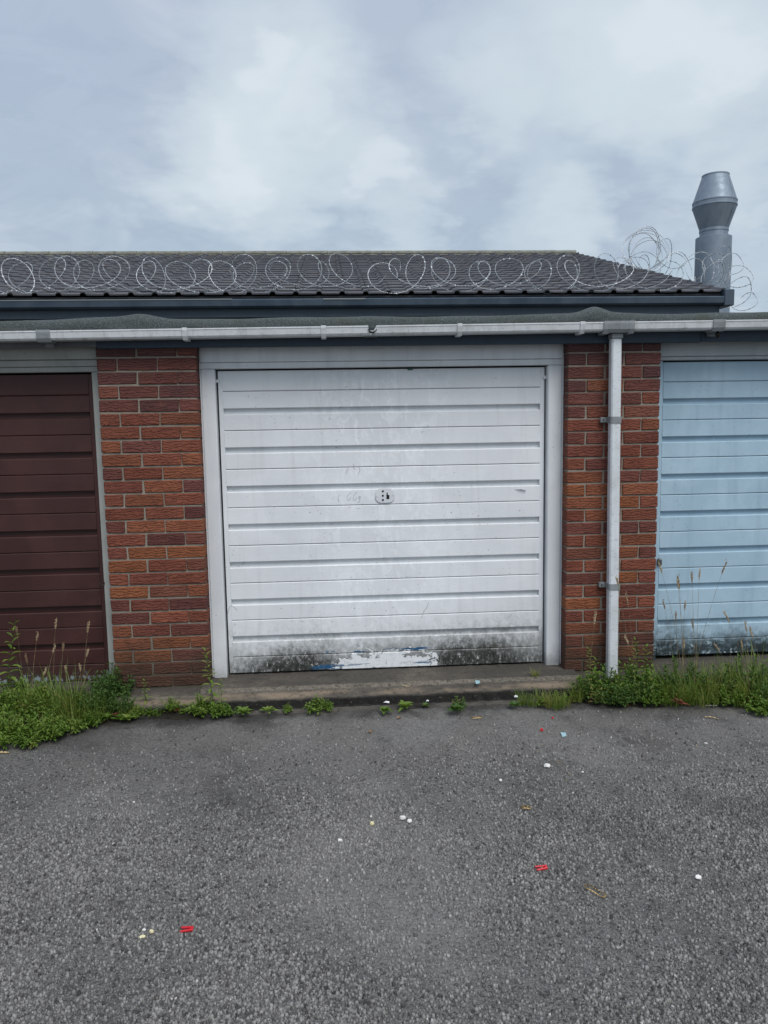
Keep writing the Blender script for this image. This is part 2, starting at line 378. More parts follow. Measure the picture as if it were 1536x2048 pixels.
m_galv, t, b = material('galvanised_steel', (0.42, 0.46, 0.50), 0.5, 0.45)
P = t.pos()
t.set(b.inputs['Base Color'], t.ramp(t.noise(t.scale(P, (1, 1, 0.5)), 7, 5, 0.6), [(0.3, (0.19, 0.235, 0.285)), (0.7, (0.26, 0.31, 0.36))]))
t.set(b.inputs['Roughness'], t.ss(t.noise(P, 12, 4), 0.3, 0.7, 0.50, 0.66))
m_wire, t, b = material('galvanised_razor_wire', (0.50, 0.53, 0.55), 0.45, 0.3)

m_conc, t, b = material('worn_concrete', rough=0.92, spec=0.25)
P = t.pos(); x, y, z = t.xyz(P)
g = t.noise(P, 5, 7, 0.68); f = t.noise(P, 90, 5, 0.7)
col = t.ramp(g, [(0.28, (0.060, 0.054, 0.046)), (0.5, (0.100, 0.089, 0.074)), (0.72, (0.18, 0.155, 0.122))])
col = t.mix(t.ss(t.noise(t.scale(P, (0.35, 1, 1)), 5, 4), 0.42, 0.66, 0, 0.8), (0.07, 0.063, 0.054), col)
edge = t.math('MULTIPLY', t.ss(t.math('ABSOLUTE', t.math('ADD', y, 0.112)), 0.022, 0.004), t.ss(f, 0.3, 0.6))
col = t.mix(t.math('MULTIPLY', edge, 0.6), col, (0.26, 0.23, 0.185))
sand = t.math('MULTIPLY', t.ss(t.math('ABSOLUTE', t.math('ADD', y, 0.175)), 0.055, 0.01), t.ss(t.noise(t.scale(P, (0.6, 1, 1)), 4.5, 5, 0.6), 0.42, 0.62))
col = t.mix(t.math('MULTIPLY', sand, 0.75), col, (0.27, 0.21, 0.15))
col = t.mix(t.ss(t.math('ADD', y, t.math('MULTIPLY', g, 0.05)), -0.178, -0.206, 0, 0.97), col, (0.014, 0.0135, 0.012))  # blackness of the drain recess painted into the concrete colour
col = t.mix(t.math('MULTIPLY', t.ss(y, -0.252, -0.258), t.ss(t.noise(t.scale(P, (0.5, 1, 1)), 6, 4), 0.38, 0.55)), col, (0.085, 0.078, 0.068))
col = t.mix(t.ss(f, 0.60, 0.72, 0, 0.6), col, (0.28, 0.265, 0.235))
col = t.mix(t.ss(t.noise(P, 38, 6, 0.75), 0.47, 0.34, 0, 0.75), col, (0.030, 0.027, 0.023))
col = t.mix(t.ss(t.noise(t.scale(P, (0.25, 1, 1)), 11, 6, 0.7), 0.56, 0.68, 0, 0.5), col, (0.035, 0.032, 0.028))
t.set(b.inputs['Base Color'], col); t.set(b.inputs['Normal'], t.bump(t.math('ADD', f, t.math('MULTIPLY', g, 1.5)), 0.7, 0.006))

m_asph, t, b = material('asphalt', rough=0.85, spec=0.35)
P = t.pos(); x, y, z = t.xyz(P)
vd = t.vor(P, 95); vc = t.vor(P, 95, out='Color'); vcx = t.xyz(vc)
f = t.noise(P, 150, 6, 0.8); g = t.noise(P, 1.3, 6, 0.6); md = t.noise(t.scale(P, (1.0, 1.25, 1)), 62, 6, 0.72); m2_ = t.noise(P, 19, 5, 0.7); lg = t.noise(P, 5, 5, 0.6)
binder = t.mix(t.ss(f, 0.36, 0.66), (0.060, 0.058, 0.054), (0.245, 0.238, 0.224))
stone = t.mix(vcx[0], (0.060, 0.058, 0.055), (0.235, 0.229, 0.216))
smask = t.math('MULTIPLY', t.ss(vd, 0.50, 0.34), t.ss(t.math('ADD', vcx[2], t.math('MULTIPLY', lg, 0.6)), 0.55, 0.8))
col = t.mix(t.math('MULTIPLY', smask, 0.75), binder, stone)
col = t.mix(t.ss(g, 0.40, 0.66, 0.0, 0.35), col, (0.190, 0.184, 0.173))
col = t.mix(t.ss(t.noise(P, 2.7, 5, 0.65), 0.50, 0.70, 0, 0.45), col, (0.052, 0.050, 0.047))
col = t.mix(t.ss(m2_, 0.48, 0.34, 0, 0.45), col, (0.060, 0.058, 0.055))
col = t.mix(t.ss(md, 0.47, 0.37, 0, 0.85), col, (0.026, 0.025, 0.024))  # shade in the asphalt's pits painted as dark specks
col = t.mix(t.ss(md, 0.55, 0.68, 0, 0.75), col, (0.30, 0.29, 0.275))
# silt and damp along the foot of the garages
en = t.math('ADD', y, t.math('MULTIPLY', t.math('SUBTRACT', t.noise(P, 3.2, 6, 0.65), 0.5), 0.55))
col = t.mix(t.ss(en, -0.46, -0.30, 0, 0.85), col, (0.026, 0.024, 0.021))
sidem = t.math('ADD', t.ss(x, 0.3, -0.3), t.ss(x, 2.5, 2.9), clamp=True)
col = t.mix(t.math('MULTIPLY', sidem, t.ss(en, -0.66, -0.44, 0, 0.7)), col, (0.03, 0.026, 0.02))
# worn pale tracks, tar-dark repairs and damp stains
wp = t.noise(t.vmath('ADD', P, (7.3, 2.1, 0)), 0.95, 7, 0.62, 0.6)
col = t.mix(t.ss(wp, 0.50, 0.66, 0, 0.42), col, (0.26, 0.25, 0.235))
col = t.mix(t.ss(wp, 0.46, 0.33, 0, 0.55), col, (0.055, 0.053, 0.050))
st = t.noise(t.vmath('ADD', P, (1.7, 9.2, 0)), 2.3, 6, 0.66, 0.4)
col = t.mix(t.math('MULTIPLY', t.ss(st, 0.54, 0.66), t.ss(y, -1.9, -0.7)), col, t.mix(0.55, col, (0.03, 0.028, 0.026)))
# dusty pale band of fine grit in front of the white door
dust = t.math('MULTIPLY', t.math('MULTIPLY', t.ss(y, -1.35, -0.8), t.ss(y, -0.36, -0.55)), t.ss(t.noise(P, 2.0, 4), 0.38, 0.6))
col = t.mix(t.math('MULTIPLY', dust, 0.5), col, (0.165, 0.155, 0.142))
t.set(b.inputs['Base Color'], col)
h = t.math('ADD', t.math('MULTIPLY', smask, 0.9), t.math('ADD', t.math('MULTIPLY', f, 0.7), t.math('MULTIPLY', md, 0.6)))
t.set(b.inputs['Normal'], t.bump(h, 1.0, 0.008))

m_chip, t, b = material('asphalt_chippings', rough=0.7, spec=0.4)
at = t.n('ShaderNodeAttribute'); at.attribute_name = 'rnd'; r_ = at.outputs['Fac']
col = t.ramp(r_, [(0.0, (0.024, 0.023, 0.022)), (0.15, (0.095, 0.092, 0.087)), (0.5, (0.180, 0.175, 0.165)), (0.93, (0.260, 0.253, 0.239)), (0.985, (0.30, 0.293, 0.277)), (1.0, (0.52, 0.50, 0.46))])
P = t.pos(); wp = t.noise(t.vmath('ADD', P, (7.3, 2.1, 0)), 0.95, 7, 0.62, 0.6)
col = t.mix(t.ss(wp, 0.46, 0.33, 0, 0.45), col, (0.06, 0.058, 0.055))
col = t.mix(t.ss(wp, 0.50, 0.66, 0, 0.25), col, (0.28, 0.27, 0.255))
t.set(b.inputs['Base Color'], col)

m_soil, t, b = material('soil', rough=0.97, spec=0.15)
P = t.pos()
t.set(b.inputs['Base Color'], t.ramp(t.noise(P, 35, 6, 0.75), [(0.3, (0.014, 0.013, 0.010)), (0.6, (0.032, 0.028, 0.021)), (0.8, (0.075, 0.065, 0.048))]))
t.set(b.inputs['Normal'], t.bump(t.noise(P, 70, 5, 0.7), 0.9, 0.01))

def leafmat(name, c1, c2, c3):
    m, t, b = material(name, rough=0.55, spec=0.35)
    oi = t.objinfo(); P = t.pos()
    at = t.n('ShaderNodeAttribute'); at.attribute_name = 'rnd'
    f = t.math('ADD', t.math('MULTIPLY', at.outputs['Fac'], 0.55), t.math('MULTIPLY', oi['Random'], 0.45))
    col = t.ramp(f, [(0.0, c1), (0.5, c2), (0.84, c3), (1.0, (0.34, 0.26, 0.09))])
    t.set(b.inputs['Base Color'], col)
    b.inputs['Subsurface Weight'].default_value = 0.0
    tr = t.n('ShaderNodeBsdfTranslucent'); t.set(tr.inputs[0], t.mix(1.0, col, (1.3, 1.25, 0.6), 'MULTIPLY'))
    ms = t.n('ShaderNodeMixShader'); ms.inputs[0].default_value = 0.36
    out = m.node_tree.nodes['Material Output']
    m.node_tree.links.new(b.outputs[0], ms.inputs[1]); m.node_tree.links.new(tr.outputs[0], ms.inputs[2]); m.node_tree.links.new(ms.outputs[0], out.inputs[0])
    return m
m_leafb = leafmat('bright_leaf', (0.085, 0.160, 0.022), (0.135, 0.230, 0.034), (0.21, 0.29, 0.06))
m_leafd = leafmat('dark_leaf', (0.045, 0.100, 0.024), (0.072, 0.145, 0.032), (0.125, 0.20, 0.045))
m_grass = leafmat('grass_blade', (0.095, 0.160, 0.028), (0.150, 0.225, 0.042), (0.28, 0.28, 0.09))
m_straw, t, b = material('dry_straw', rough=0.8)
t.set(b.inputs['Base Color'], t.mix(t.objinfo()['Random'], (0.20, 0.15, 0.075), (0.36, 0.28, 0.15)))
m_seed, t, b = material('grass_seed_head', rough=0.85)
t.set(b.inputs['Base Color'], t.mix(t.objinfo()['Random'], (0.22, 0.15, 0.085), (0.42, 0.33, 0.20)))
m_redleaf, t, b = material('red_dying_leaf', (0.16, 0.035, 0.02), 0.6)
m_red, _, _ = material('red_plastic', (0.55, 0.015, 0.025), 0.35)
m_rubber, _, _ = material('tan_rubber', (0.68, 0.48, 0.20), 0.55)
m_chalk, t, b = material('white_rubble', rough=0.9); t.set(b.inputs['Base Color'], t.ramp(t.noise(t.pos(), 80, 4), [(0.3, (0.62, 0.60, 0.55)), (0.7, (0.80, 0.79, 0.76))]))
m_yel, _, _ = material('cream_rubble', (0.66, 0.60, 0.36), 0.85)
m_paper, _, _ = material('white_paper', (0.75, 0.76, 0.77), 0.8)
m_teal, _, _ = material('pale_teal_foil', (0.30, 0.46, 0.50), 0.35)
m_wood, t, b = material('bare_wood', rough=0.8); t.set(b.inputs['Base Color'], t.ramp(t.noise(t.scale(t.pos(), (60, 12, 12)), 3, 3), [(0.3, (0.42, 0.31, 0.16)), (0.7, (0.58, 0.46, 0.27))]))
m_bleaf, _, _ = material('brown_dead_leaf', (0.26, 0.14, 0.06), 0.7)
m_screw, _, _ = material('dull_metal', (0.12, 0.12, 0.12), 0.5, 0.6)
m_mark, _, _ = material('old_pen_mark', (0.30, 0.31, 0.33), 0.7)
m_green, _, _ = material('dark_green_tag', (0.02, 0.09, 0.06), 0.5)

# ------------------------------------------------------------------ ground
gmb = MB(); gmb.add([(-150, -150, 0), (150, -150, 0), (150, 150, 0), (-150, 150, 0)], [(0, 1, 2, 3)])
tag(link('asphalt_ground', gmb.mesh('asphalt_ground', m_asph)), kind='structure')

# loose and proud chippings of the worn asphalt, nearest part only
def chips():
    N = 76000
    Y = -0.42 - 2.35*rng.random(N*2)**0.75
    D_ = Y+4.369
    X = 1.278+0.068*D_ + (rng.random(N*2)-0.5)*2*(0.54*D_+0.25)
    # clumped cover
    key = (np.sin(X*7.1+1.3*np.sin(Y*5.3))+np.sin(Y*6.7+1.1*np.sin(X*4.1))+0.8*np.sin(X*17+Y*13)+0.7*np.sin(X*31-Y*27))*0.25
    key2 = np.sin(X*2.3+1.7*np.sin(Y*2.9+1))+np.sin(Y*3.1+1.3*np.sin(X*1.9))
    keep = rng.random(N*2) < np.clip(0.52+0.62*key+0.16*key2, 0.18, 1)*np.clip((-Y-0.45)/1.0, 0.15, 1)
    X, Y = X[keep][:N], Y[keep][:N]; n = len(X)
    s = 0.0025 + 0.0046*rng.random(n)**1.9
    ang = rng.random(n)*6.283
    k = 5
    V = np.zeros((n, 11, 3))
    for i in range(k):
        th = ang + i*2*np.pi/k + (rng.random(n)-.5)*0.6; rr = s*(0.75+0.5*rng.random(n))
        V[:, i] = np.stack([X+rr*np.cos(th), Y+rr*np.sin(th), np.full(n, -0.001)], 1)
        rr2 = rr*(0.45+0.35*rng.random(n))
        V[:, k+i] = np.stack([X+rr2*np.cos(th), Y+rr2*np.sin(th), s*(0.5+1.1*rng.random(n))], 1)
    F4 = np.array([[i, (i+1) % k, k+(i+1) % k, k+i] for i in range(k)])
    V = V[:, :10].reshape(-1, 3)
    base = (np.arange(n)*10)[:, None, None]
    quads = (F4[None]+base).reshape(-1, 4); tops = (np.arange(k, 2*k)[None]+(np.arange(n)*10)[:, None])
    me = bpy.data.meshes.new('chippings'); me.vertices.add(len(V)); me.vertices.foreach_set('co', V.ravel())
    nl = quads.size+tops.size; npol = len(quads)+len(tops)
    me.loops.add(nl); me.polygons.add(npol)
    me.loops.foreach_set('vertex_index', np.concatenate([quads.ravel(), tops.ravel()]))
    ls = np.concatenate([np.arange(len(quads))*4, quads.size+np.arange(len(tops))*k]).astype(np.int32)
    me.polygons.foreach_set('loop_start', ls); me.update(calc_edges=True)
    at = me.attributes.new('rnd', 'FLOAT', 'POINT')
    rv = np.repeat(rng.random(n), 10).reshape(n, 10); rv[:, :5] *= 0.15     # shading put into the colour: dark flanks, light tops
    at.data.foreach_set('value', rv.ravel().astype(np.float32))
    me.materials.append(m_chip); me.validate()
    tag(link('asphalt_chippings', me), 'grey stone chippings standing proud of the worn asphalt', 'gravel', kind='stuff')
chips()

# concrete apron: raised threshold in the door opening, lower strip in front of the piers
def strip(prof, x0, x1, n, amp, seed):
    rs = np.random.default_rng(seed); m = len(prof); vs = []; fs = []
    for i in range(n+1):
        x = x0+(x1-x0)*i/n
        for j, (yy, zz) in enumerate(prof):
            a = amp if 0 < j < m-1 else 0
            vs.append((x, yy+a*(rs.random()-.5)*1.6, zz+a*(rs.random()-.5)*0.8))
    for i in range(n):
        for j in range(m-1): fs.append((i*m+j, i*m+j+1, (i+1)*m+j+1, (i+1)*m+j))
    mb = MB(); mb.add(vs, fs); return mb
pc = [(0.9, 0.093), (0.10, 0.092), (-0.02, 0.091), (-0.108, 0.089), (-0.116, 0.076), (-0.17, 0.063), (-0.232, 0.051), (-0.238, 0.016), (-0.258, 0.013), (-0.272, 0.016), (-0.290, 0.004), (-0.30, -0.03)]
ps = [(0.9, 0.091), (0.08, 0.088), (0.06, 0.072), (-0.02, 0.062), (-0.10, 0.055), (-0.20, 0.045), (-0.245, 0.038), (-0.25, 0.012), (-0.268, 0.014), (-0.284, 0.003), (-0.30, -0.03)]
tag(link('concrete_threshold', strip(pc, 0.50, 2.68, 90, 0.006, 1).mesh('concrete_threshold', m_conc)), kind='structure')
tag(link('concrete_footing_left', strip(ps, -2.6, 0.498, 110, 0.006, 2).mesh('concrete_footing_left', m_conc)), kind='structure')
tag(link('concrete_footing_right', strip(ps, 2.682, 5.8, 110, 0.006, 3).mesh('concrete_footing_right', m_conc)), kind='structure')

def soil(name, x0, x1, yf):
    mb = MB(); nx, ny = int((x1-x0)/0.025), 16; vs = []; fs = []
    for i in range(nx+1):
        x = x0+(x1-x0)*i/nx; fr = yf(x)
        tp = min(1, (x-x0)/0.25, (x1-x)/0.25)
        for j in range(ny+1):
            v = j/ny; y = -0.19+(fr+0.19)*v
            hgt = (0.026*math.sin(math.pi*min(1, 0.35+0.65*v))*tp+0.012*random.random())*(1 if 0 < j < ny else 0)
            vs.append((x, y+0.012*(random.random()-.5), -0.012+hgt+0.02*(1-v)*tp))
    for i in range(nx):
        for j in range(ny): fs.append((i*(ny+1)+j, i*(ny+1)+j+1, (i+1)*(ny+1)+j+1, (i+1)*(ny+1)+j))
    mb.add(vs, fs); tag(link(name, mb.mesh(name, m_soil, smooth=True)), kind='structure')
soil('soil_left', -1.6, 0.66, lambda x: -0.31-0.24*max(0, min(1, (0.15-x)/0.8))+0.03*math.sin(x*9))
soil('soil_right', 2.45, 4.9, lambda x: -0.36-0.10*max(0, min(1, (x-2.6)/0.8))+0.03*math.sin(x*8))

# ------------------------------------------------------------------ the row of garages
G = thing('garage_row', (1.58, 0, 0), 'row of brick lock-up garages with brown, white and pale blue doors', 'garage')
XL0, XL1, XR0, XR1 = 0.0, 0.5396, 2.6287, 3.1712

# brick meshes: a few worn variants shared by all bricks
def brick_mesh(L, seed):
    rs = random.Random(seed); mb = MB(); D, H = 0.1025, 0.065
    mb.box((-L/2, 0, -H/2), (L/2, D, H/2))
    me = mb.mesh('brick', None)
    import bmesh
    bm = bmesh.new(); bm.from_mesh(me)
    for v in bm.verts:
        v.co += Vector((rs.uniform(-.0022, .0022), rs.uniform(-.0015, .0015), rs.uniform(-.0018, .0018)))
    bmesh.ops.bevel(bm, geom=bm.edges[:], offset=0.0042, segments=1, affect='EDGES')
    bm.to_mesh(me); bm.free(); me.materials.append(m_brick); return me
WL = XL1-XL0; jl = (WL-0.010*2)/2.5
FULL = [brick_mesh(0.2105, k) for k in range(5)]; HALF = [brick_mesh(0.1035, 20+k) for k in range(4)]
PAL = [(0.225, 0.074, 0.044), (0.208, 0.066, 0.040), (0.190, 0.063, 0.043), (0.175, 0.062, 0.046), (0.158, 0.058, 0.045), (0.240, 0.084, 0.044), (0.268, 0.094, 0.042), (0.205, 0.078, 0.050), (0.142, 0.052, 0.043)]
def pier(x0, x1, phase, label, seed, warm):
    rs = random.Random(seed)
    mb = MB(); e = 0.0065
    mb.box((x0+e, e, 0.03), (x1-e, 0.34, 2.06))
    pr = wpart('brick_pier', mb, m_mortar, G); pr['label'] = label
    pw = Vector(G.location)+pr.location
    for i in range(-1, 25):
        zc = 1.95-0.075*(i+.5)
        lens = ['h', 'f', 'f'] if (i % 2 == 0) == (phase == 0) else ['f', 'f', 'h']
        x = x0
        for kx, l in enumerate(lens):
            L = 0.2105 if l == 'f' else 0.1035
            if kx == 2: x = x1-L
            me = rs.choice(FULL if l == 'f' else HALF)
            o = link('brick', me, pr, Vector((x+L/2, rs.uniform(-.0025, .0015), zc+rs.uniform(-.001, .001)))-pw, (rs.uniform(-.006, .006), 0, rs.uniform(-.004, .004)))
            u = rs.random()
            c = rs.choice(PAL[:4]+PAL[:6]+PAL[5:])
            if 3 <= i <= 22 and rs.random() < warm: c = rs.choice([PAL[5], PAL[6], PAL[0]])
            if i <= 3 and rs.random() < 0.6: c = rs.choice([PAL[3], PAL[4], PAL[2], PAL[8]])
            f = rs.uniform(0.85, 1.15); o.color = (c[0]*f, c[1]*f, c[2]*f, 1)
            x += L+(0.0115 if l == 'f' else 0.0095)
    return pr
pier(XL0, XL1, 0, 'brick pier between the brown and the white garage doors', 3, 0.4)
pier(XR0, XR1, 0, 'brick pier behind the white downpipe, beside the pale blue door', 5, 0.12)
# dividing walls and back, standing behind the piers
mb = MB()
for xa, xb in ((-2.55, -2.03), (5.26, 5.78)): mb.box((xa, 0.002, 0.0), (xb, 0.34, 2.06))
wpart('end_pier', mb, m_brick, G)
for xa, xb in ((0.16, 0.38), (2.79, 3.01), (-2.40, -2.18), (5.40, 5.62)):
    mb = MB(); mb.box((xa, 0.342, 0.0), (xb, 5.2, 2.05)); wpart('dividing_wall', mb, m_mortar, G)
mb = MB(); mb.box((-2.55, 5.202, 0), (5.78, 5.4, 2.05)); wpart('rear_wall', mb, m_mortar, G)
mb = MB(); mb.box((-2.6, 0.0, 2.062), (5.8, 5.45, 2.12)); wpart('flat_roof', mb, m_felt, G)

# up-and-over doors: pressed steel sheet of 8 bays, each bay two strips with a deep channel above
def door(x0, x1, zt, zb, Y, mat, label, stile):
    mb = MB(); mb.box((x0+.002, Y+0.024, zb+.002), (x1-.002, Y+0.040, zt-.002))
    d = wpart('garage_door', mb, mat, G); d['label'] = label
    mb = MB(); mb.box((x0, Y+0.0022, zb), (x0+stile, Y+0.038, zt)); wpart('stile', mb, mat, d, bevel=0.002)
    mb = MB(); mb.box((x1-stile, Y+0.0022, zb), (x1, Y+0.038, zt)); wpart('stile', mb, mat, d, bevel=0.002)
    h = (zt-zb+0.009)/8; te = zt+0.009
    for i in range(8):
        tt = te-h*i
        za = tt-0.033 if i else zt; zm = tt-0.126; ze = te-h*(i+1) if i < 7 else zb
        a, c = x0+stile-0.0005, x1-stile+0.0005
        # upper strip: sloped shoulder out of the channel, face, small step at its foot
        if i: pf = [(Y+.030, za+.003), (Y+.0245, za+.003), (Y+.003, za-.0005), (Y+.0005, za-.004), (Y+.0005, zm+.005), (Y+.0035, zm+.0018), (Y+.030, zm+.0018)]
        else: pf = [(Y+.030, za-.001), (Y+.0005, za-.001), (Y+.0005, zm+.006), (Y+.0035, zm+.0018), (Y+.030, zm+.0018)]
        m = MB(); m.extx(pf, a, c); wpart('strip', m, mat, d)
        m = MB(); m.extx([(Y+.030, zm-.001), (Y+.0045, zm-.001), (Y+.001, zm-.005), (Y-.0005, ze+.004), (Y+.001, ze+.001), (Y+.030, ze+.001)], a, c); wpart('strip', m, mat, d)
    return d
DY = 0.128
dw_ = door(0.634, 2.529, 1.880, 0.102, DY, m_white, 'white garage door with peeling paint and black mould along its foot', 0.026)
db_ = door(-1.975, -0.066, 1.872, 0.092, DY, m_brown, 'dark brown garage door', 0.024)
du_ = door(3.236, 5.15, 1.900, 0.112, DY, m_blue, 'pale blue garage door with dark mould at its foot', 0.010)

def part(name, boxes, mat, parent=G, bevel=0.003, label=None):
    mb = MB()
    for a_, b_ in boxes: mb.box(a_, b_)
    o = wpart(name, mb, mat, parent, bevel=bevel)
    if label: o['label'] = label
    return o
# white frame
part('frame_post', [((0.5455, 0.088, 0.085), (0.6235, 0.19, 1.889))], m_frame, bevel=0.006)
part('frame_post', [((2.5385, 0.088, 0.085), (2.6225, 0.19, 1.889))], m_frame, bevel=0.006)
part('frame_head', [((0.5455, 0.086, 1.8895), (2.6225, 0.19, 1.9235))], m_frame)
part('head_board', [((0.5455, 0.074, 1.9245), (2.6225, 0.19, 2.05))], m_frame)
part('edge_sealant', [((0.5405, 0.083, 0.10), (0.5452, 0.10, 2.0))], m_frame, bevel=0)
part('edge_sealant', [((2.6228, 0.083, 0.10), (2.6283, 0.10, 2.0))], m_frame, bevel=0)
# brown door surround
part('frame_post', [((-0.060, 0.10, 0.085), (-0.004, 0.19, 1.882))], m_cream, bevel=0.004)
part('frame_post', [((-2.03, 0.10, 0.085), (-1.98, 0.19, 1.882))], m_cream, bevel=0.004)
part('frame_head', [((-2.03, 0.098, 1.8825), (-0.004, 0.19, 1.912))], m_cream)
part('frame_head', [((-2.03, 0.084, 1.9125), (-0.004, 0.19, 1.949))], m_cream)
part('head_board', [((-2.03, 0.060, 1.9495), (-0.004, 0.19, 2.05))], m_cream)
# blue door surround
part('frame_post', [((3.1755, 0.112, 0.085), (3.2325, 0.19, 1.908))], m_blue, bevel=0.003)
part('frame_post', [((5.1545, 0.112, 0.085), (5.21, 0.19, 1.908))], m_blue, bevel=0.003)
part('frame_head', [((3.1755, 0.092, 1.9085), (5.21, 0.19, 1.929))], m_palewood)
part('head_board', [((3.1755, 0.078, 1.9295), (5.21, 0.19, 2.05))], m_palewood)
# dark garage interiors behind the doors stay closed; fascia in three lengths
part('fascia', [((-2.6, -0.022, 2.006), (0.012, -0.002, 2.10))], m_fasciag, label='weathered grey fascia board')
part('fascia', [((0.013, -0.024, 1.997), (3.392, -0.002, 2.10))], m_fascia, label='dark fascia board with a bluish haze tint')
part('fascia', [((3.393, -0.022, 2.001), (5.8, -0.002, 2.10))], m_fascia)
part('soffit', [((-2.6, -0.0015, 2.030), (5.8, 0.05, 2.058))], m_dark, bevel=0)

# mineral-felt roof edge, lumpy, with two humps where the roof joints are
def felt():
    nx = 420; x0, x1 = -2.6, 5.8; vs = []; fs = []
    rs = random.Random(4); ph = [rs.uniform(0, 6) for _ in range(6)]
    def top(x):
        z = 2.1535+0.0035*(x-1)
        z += 0.024*math.exp(-((x-0.26)/0.10)**2)+0.010*math.exp(-((x-0.05)/0.28)**2)
        z += 0.032*math.exp(-((x-2.77)/0.075)**2)+0.010*math.exp(-((x-2.80)/0.2)**2)
        return z+0.0025*math.sin(x*5+ph[0])+0.0015*math.sin(x*13+ph[1])
    prof = []
    for i in range(nx+1):
        x = x0+(x1-x0)*i/nx; tz = top(x); k = (tz-2.153)
        w = 0.004*math.sin(x*9+ph[2])+0.003*math.sin(x*23+ph[3])
        pr = [(0.5, 2.125), (0.12, 2.128), (0.05, tz-0.008), (0.015, tz), (-0.015, tz+0.001), (-0.035, tz-0.006), (-0.046-w, tz-0.020), (-0.050-w-0.3*k, tz-0.040), (-0.049-w, 2.098), (-0.047+w, 2.079+0.006*math.sin(x*17)), (-0.030, 2.081)]
        vs += [(x, a_+(rs.random()-.5)*.0012, b_+(rs.random()-.5)*.0012) for a_, b_ in pr]; m = len(pr)
    for i in range(nx):
        for j in range(m-1): fs.append((i*m+j, i*m+j+1, (i+1)*m+j+1, (i+1)*m+j))
    mb = MB(); mb.add(vs, fs); o = wpart('felt_roof_edge', mb, m_felt, G, smooth=True)
    o['label'] = 'mossy green-grey mineral felt rolled over the roof edge'
felt()

# gutter in lengths
def gz(x): return 2.032+0.0068*(x+0.45)
def gutter_len(x0, x1, j0=0, j1=0):
    z0, z1 = gz(x0), gz(x1); H = 0.049
    pf = [(-0.132, H), (-0.136, H), (-0.1365, H-.007), (-0.134, H-.009), (-0.130, 0.010), (-0.122, 0), (-0.045, 0), (-0.036, 0.010), (-0.034, H), (-0.037, H), (-0.039, 0.012), (-0.046, 0.003), (-0.121, 0.003), (-0.127, 0.012), (-0.131, H-.010)]
    n = len(pf); mb = MB(); K = 2
    vs = [(x0-j0*(zz/H-.5), yy, z0+zz) for yy, zz in pf]+[(x1+j1*(zz/H-.5), yy, z1+zz) for yy, zz in pf]
    fs = [(i, n+i, n+(i+1) % n, (i+1) % n) for i in range(n)]
    fs += [tuple(range(n)), tuple(range(2*n-1, n-1, -1))]
    mb.add(vs, fs); return wpart('gutter_length', mb, m_gutter, G)
gutter_len(-2.6, -0.2263); gutter_len(-0.2257, 1.489, 0, -0.008); gutter_len(1.516, 2.8705, -0.03, 0); gutter_len(2.8715, 3.4405); gutter_len(3.4415, 5.8)
def strap(name, x, w, mat, t=0.004, drop=0.0):
    z = gz(x); H = 0.049
    o_ = [(-0.128, H+.004), (-0.140-t*.2, H+.004), (-0.1405-t*.2, H-.010), (-0.1335-t*.5, 0.009), (-0.1235, -t-drop), (-0.044, -t-drop), (-0.0325, .008), (-0.0315, H)]
    i_ = [(-0.0335, H), (-0.0355, .010), (-0.0455, -.0004), (-0.1218, -.0004), (-0.1304, .010), (-0.1369, H-.010), (-0.1365, H+.0008), (-0.128, H+.0008)]
    mb = MB(); mb.extx([(a_, z+b_) for a_, b_ in (o_+i_)][::-1], x-w/2, x+w/2); return wpart(name, mb, mat, G)
for x in (0.508, 1.245, 1.985, 2.666): strap('gutter_bracket', x, 0.026, m_gutter, 0.0045, 0.007)
for x in (-0.226, 3.441):
    strap('gutter_union', x, 0.070, m_clip, 0.005, 0.004); 
    mb = MB(); mb.extx([(-0.045, gz(x)-0.004), (-0.060, gz(x)-0.03), (-0.030, gz(x)-0.03), (-0.026, gz(x)-0.004)], x-0.02, x+0.02); wpart('union_bracket', mb, m_clip, G)
mb = MB(); mb.extx([(-0.120, gz(1.5)-.004), (-0.045, gz(1.5)-.004), (-0.041, gz(1.5)+.035), (-0.049, gz(1.5)+.035), (-0.052, gz(1.5)+.006), (-0.120, gz(1.5)+.006)][::-1], 1.47, 1.54); wpart('broken_union', mb, m_clip, G)
mb = MB(); mb.tube([(1.484, -.137, gz(1.5)+.030), (1.497, -.138, gz(1.5)+.012), (1.512, -.138, gz(1.5)+.010), (1.532, -.137, gz(1.5)+.028)], [.003, .007, .006, .003], 6); wpart('dark_notch', mb, m_soil, G)  # dark V added across the broken joint to stand for its shadowed notch
# outlet over the downpipe: body with a clip at each end
strap('gutter_outlet', 2.871, 0.166, m_clip, 0.005, 0.003)
strap('outlet_clip', 2.800, 0.030, m_clip, 0.009, 0.006); strap('outlet_clip', 2.943, 0.030, m_clip, 0.009, 0.006)
mb = MB(); mb.box((2.846, -0.100, 2.018), (2.910, -0.030, gz(2.871)-.009)); wpart('outlet_spigot', mb, m_clip, G, bevel=.004)
# drips of moss hanging off the right union
mb = MB(); mb.tube([(3.452, -.10, 2.054), (3.450, -.10, 2.03), (3.452, -.10, 2.008)], [.012, .014, .006], 6); wpart('moss_drip', mb, m_soil, G)

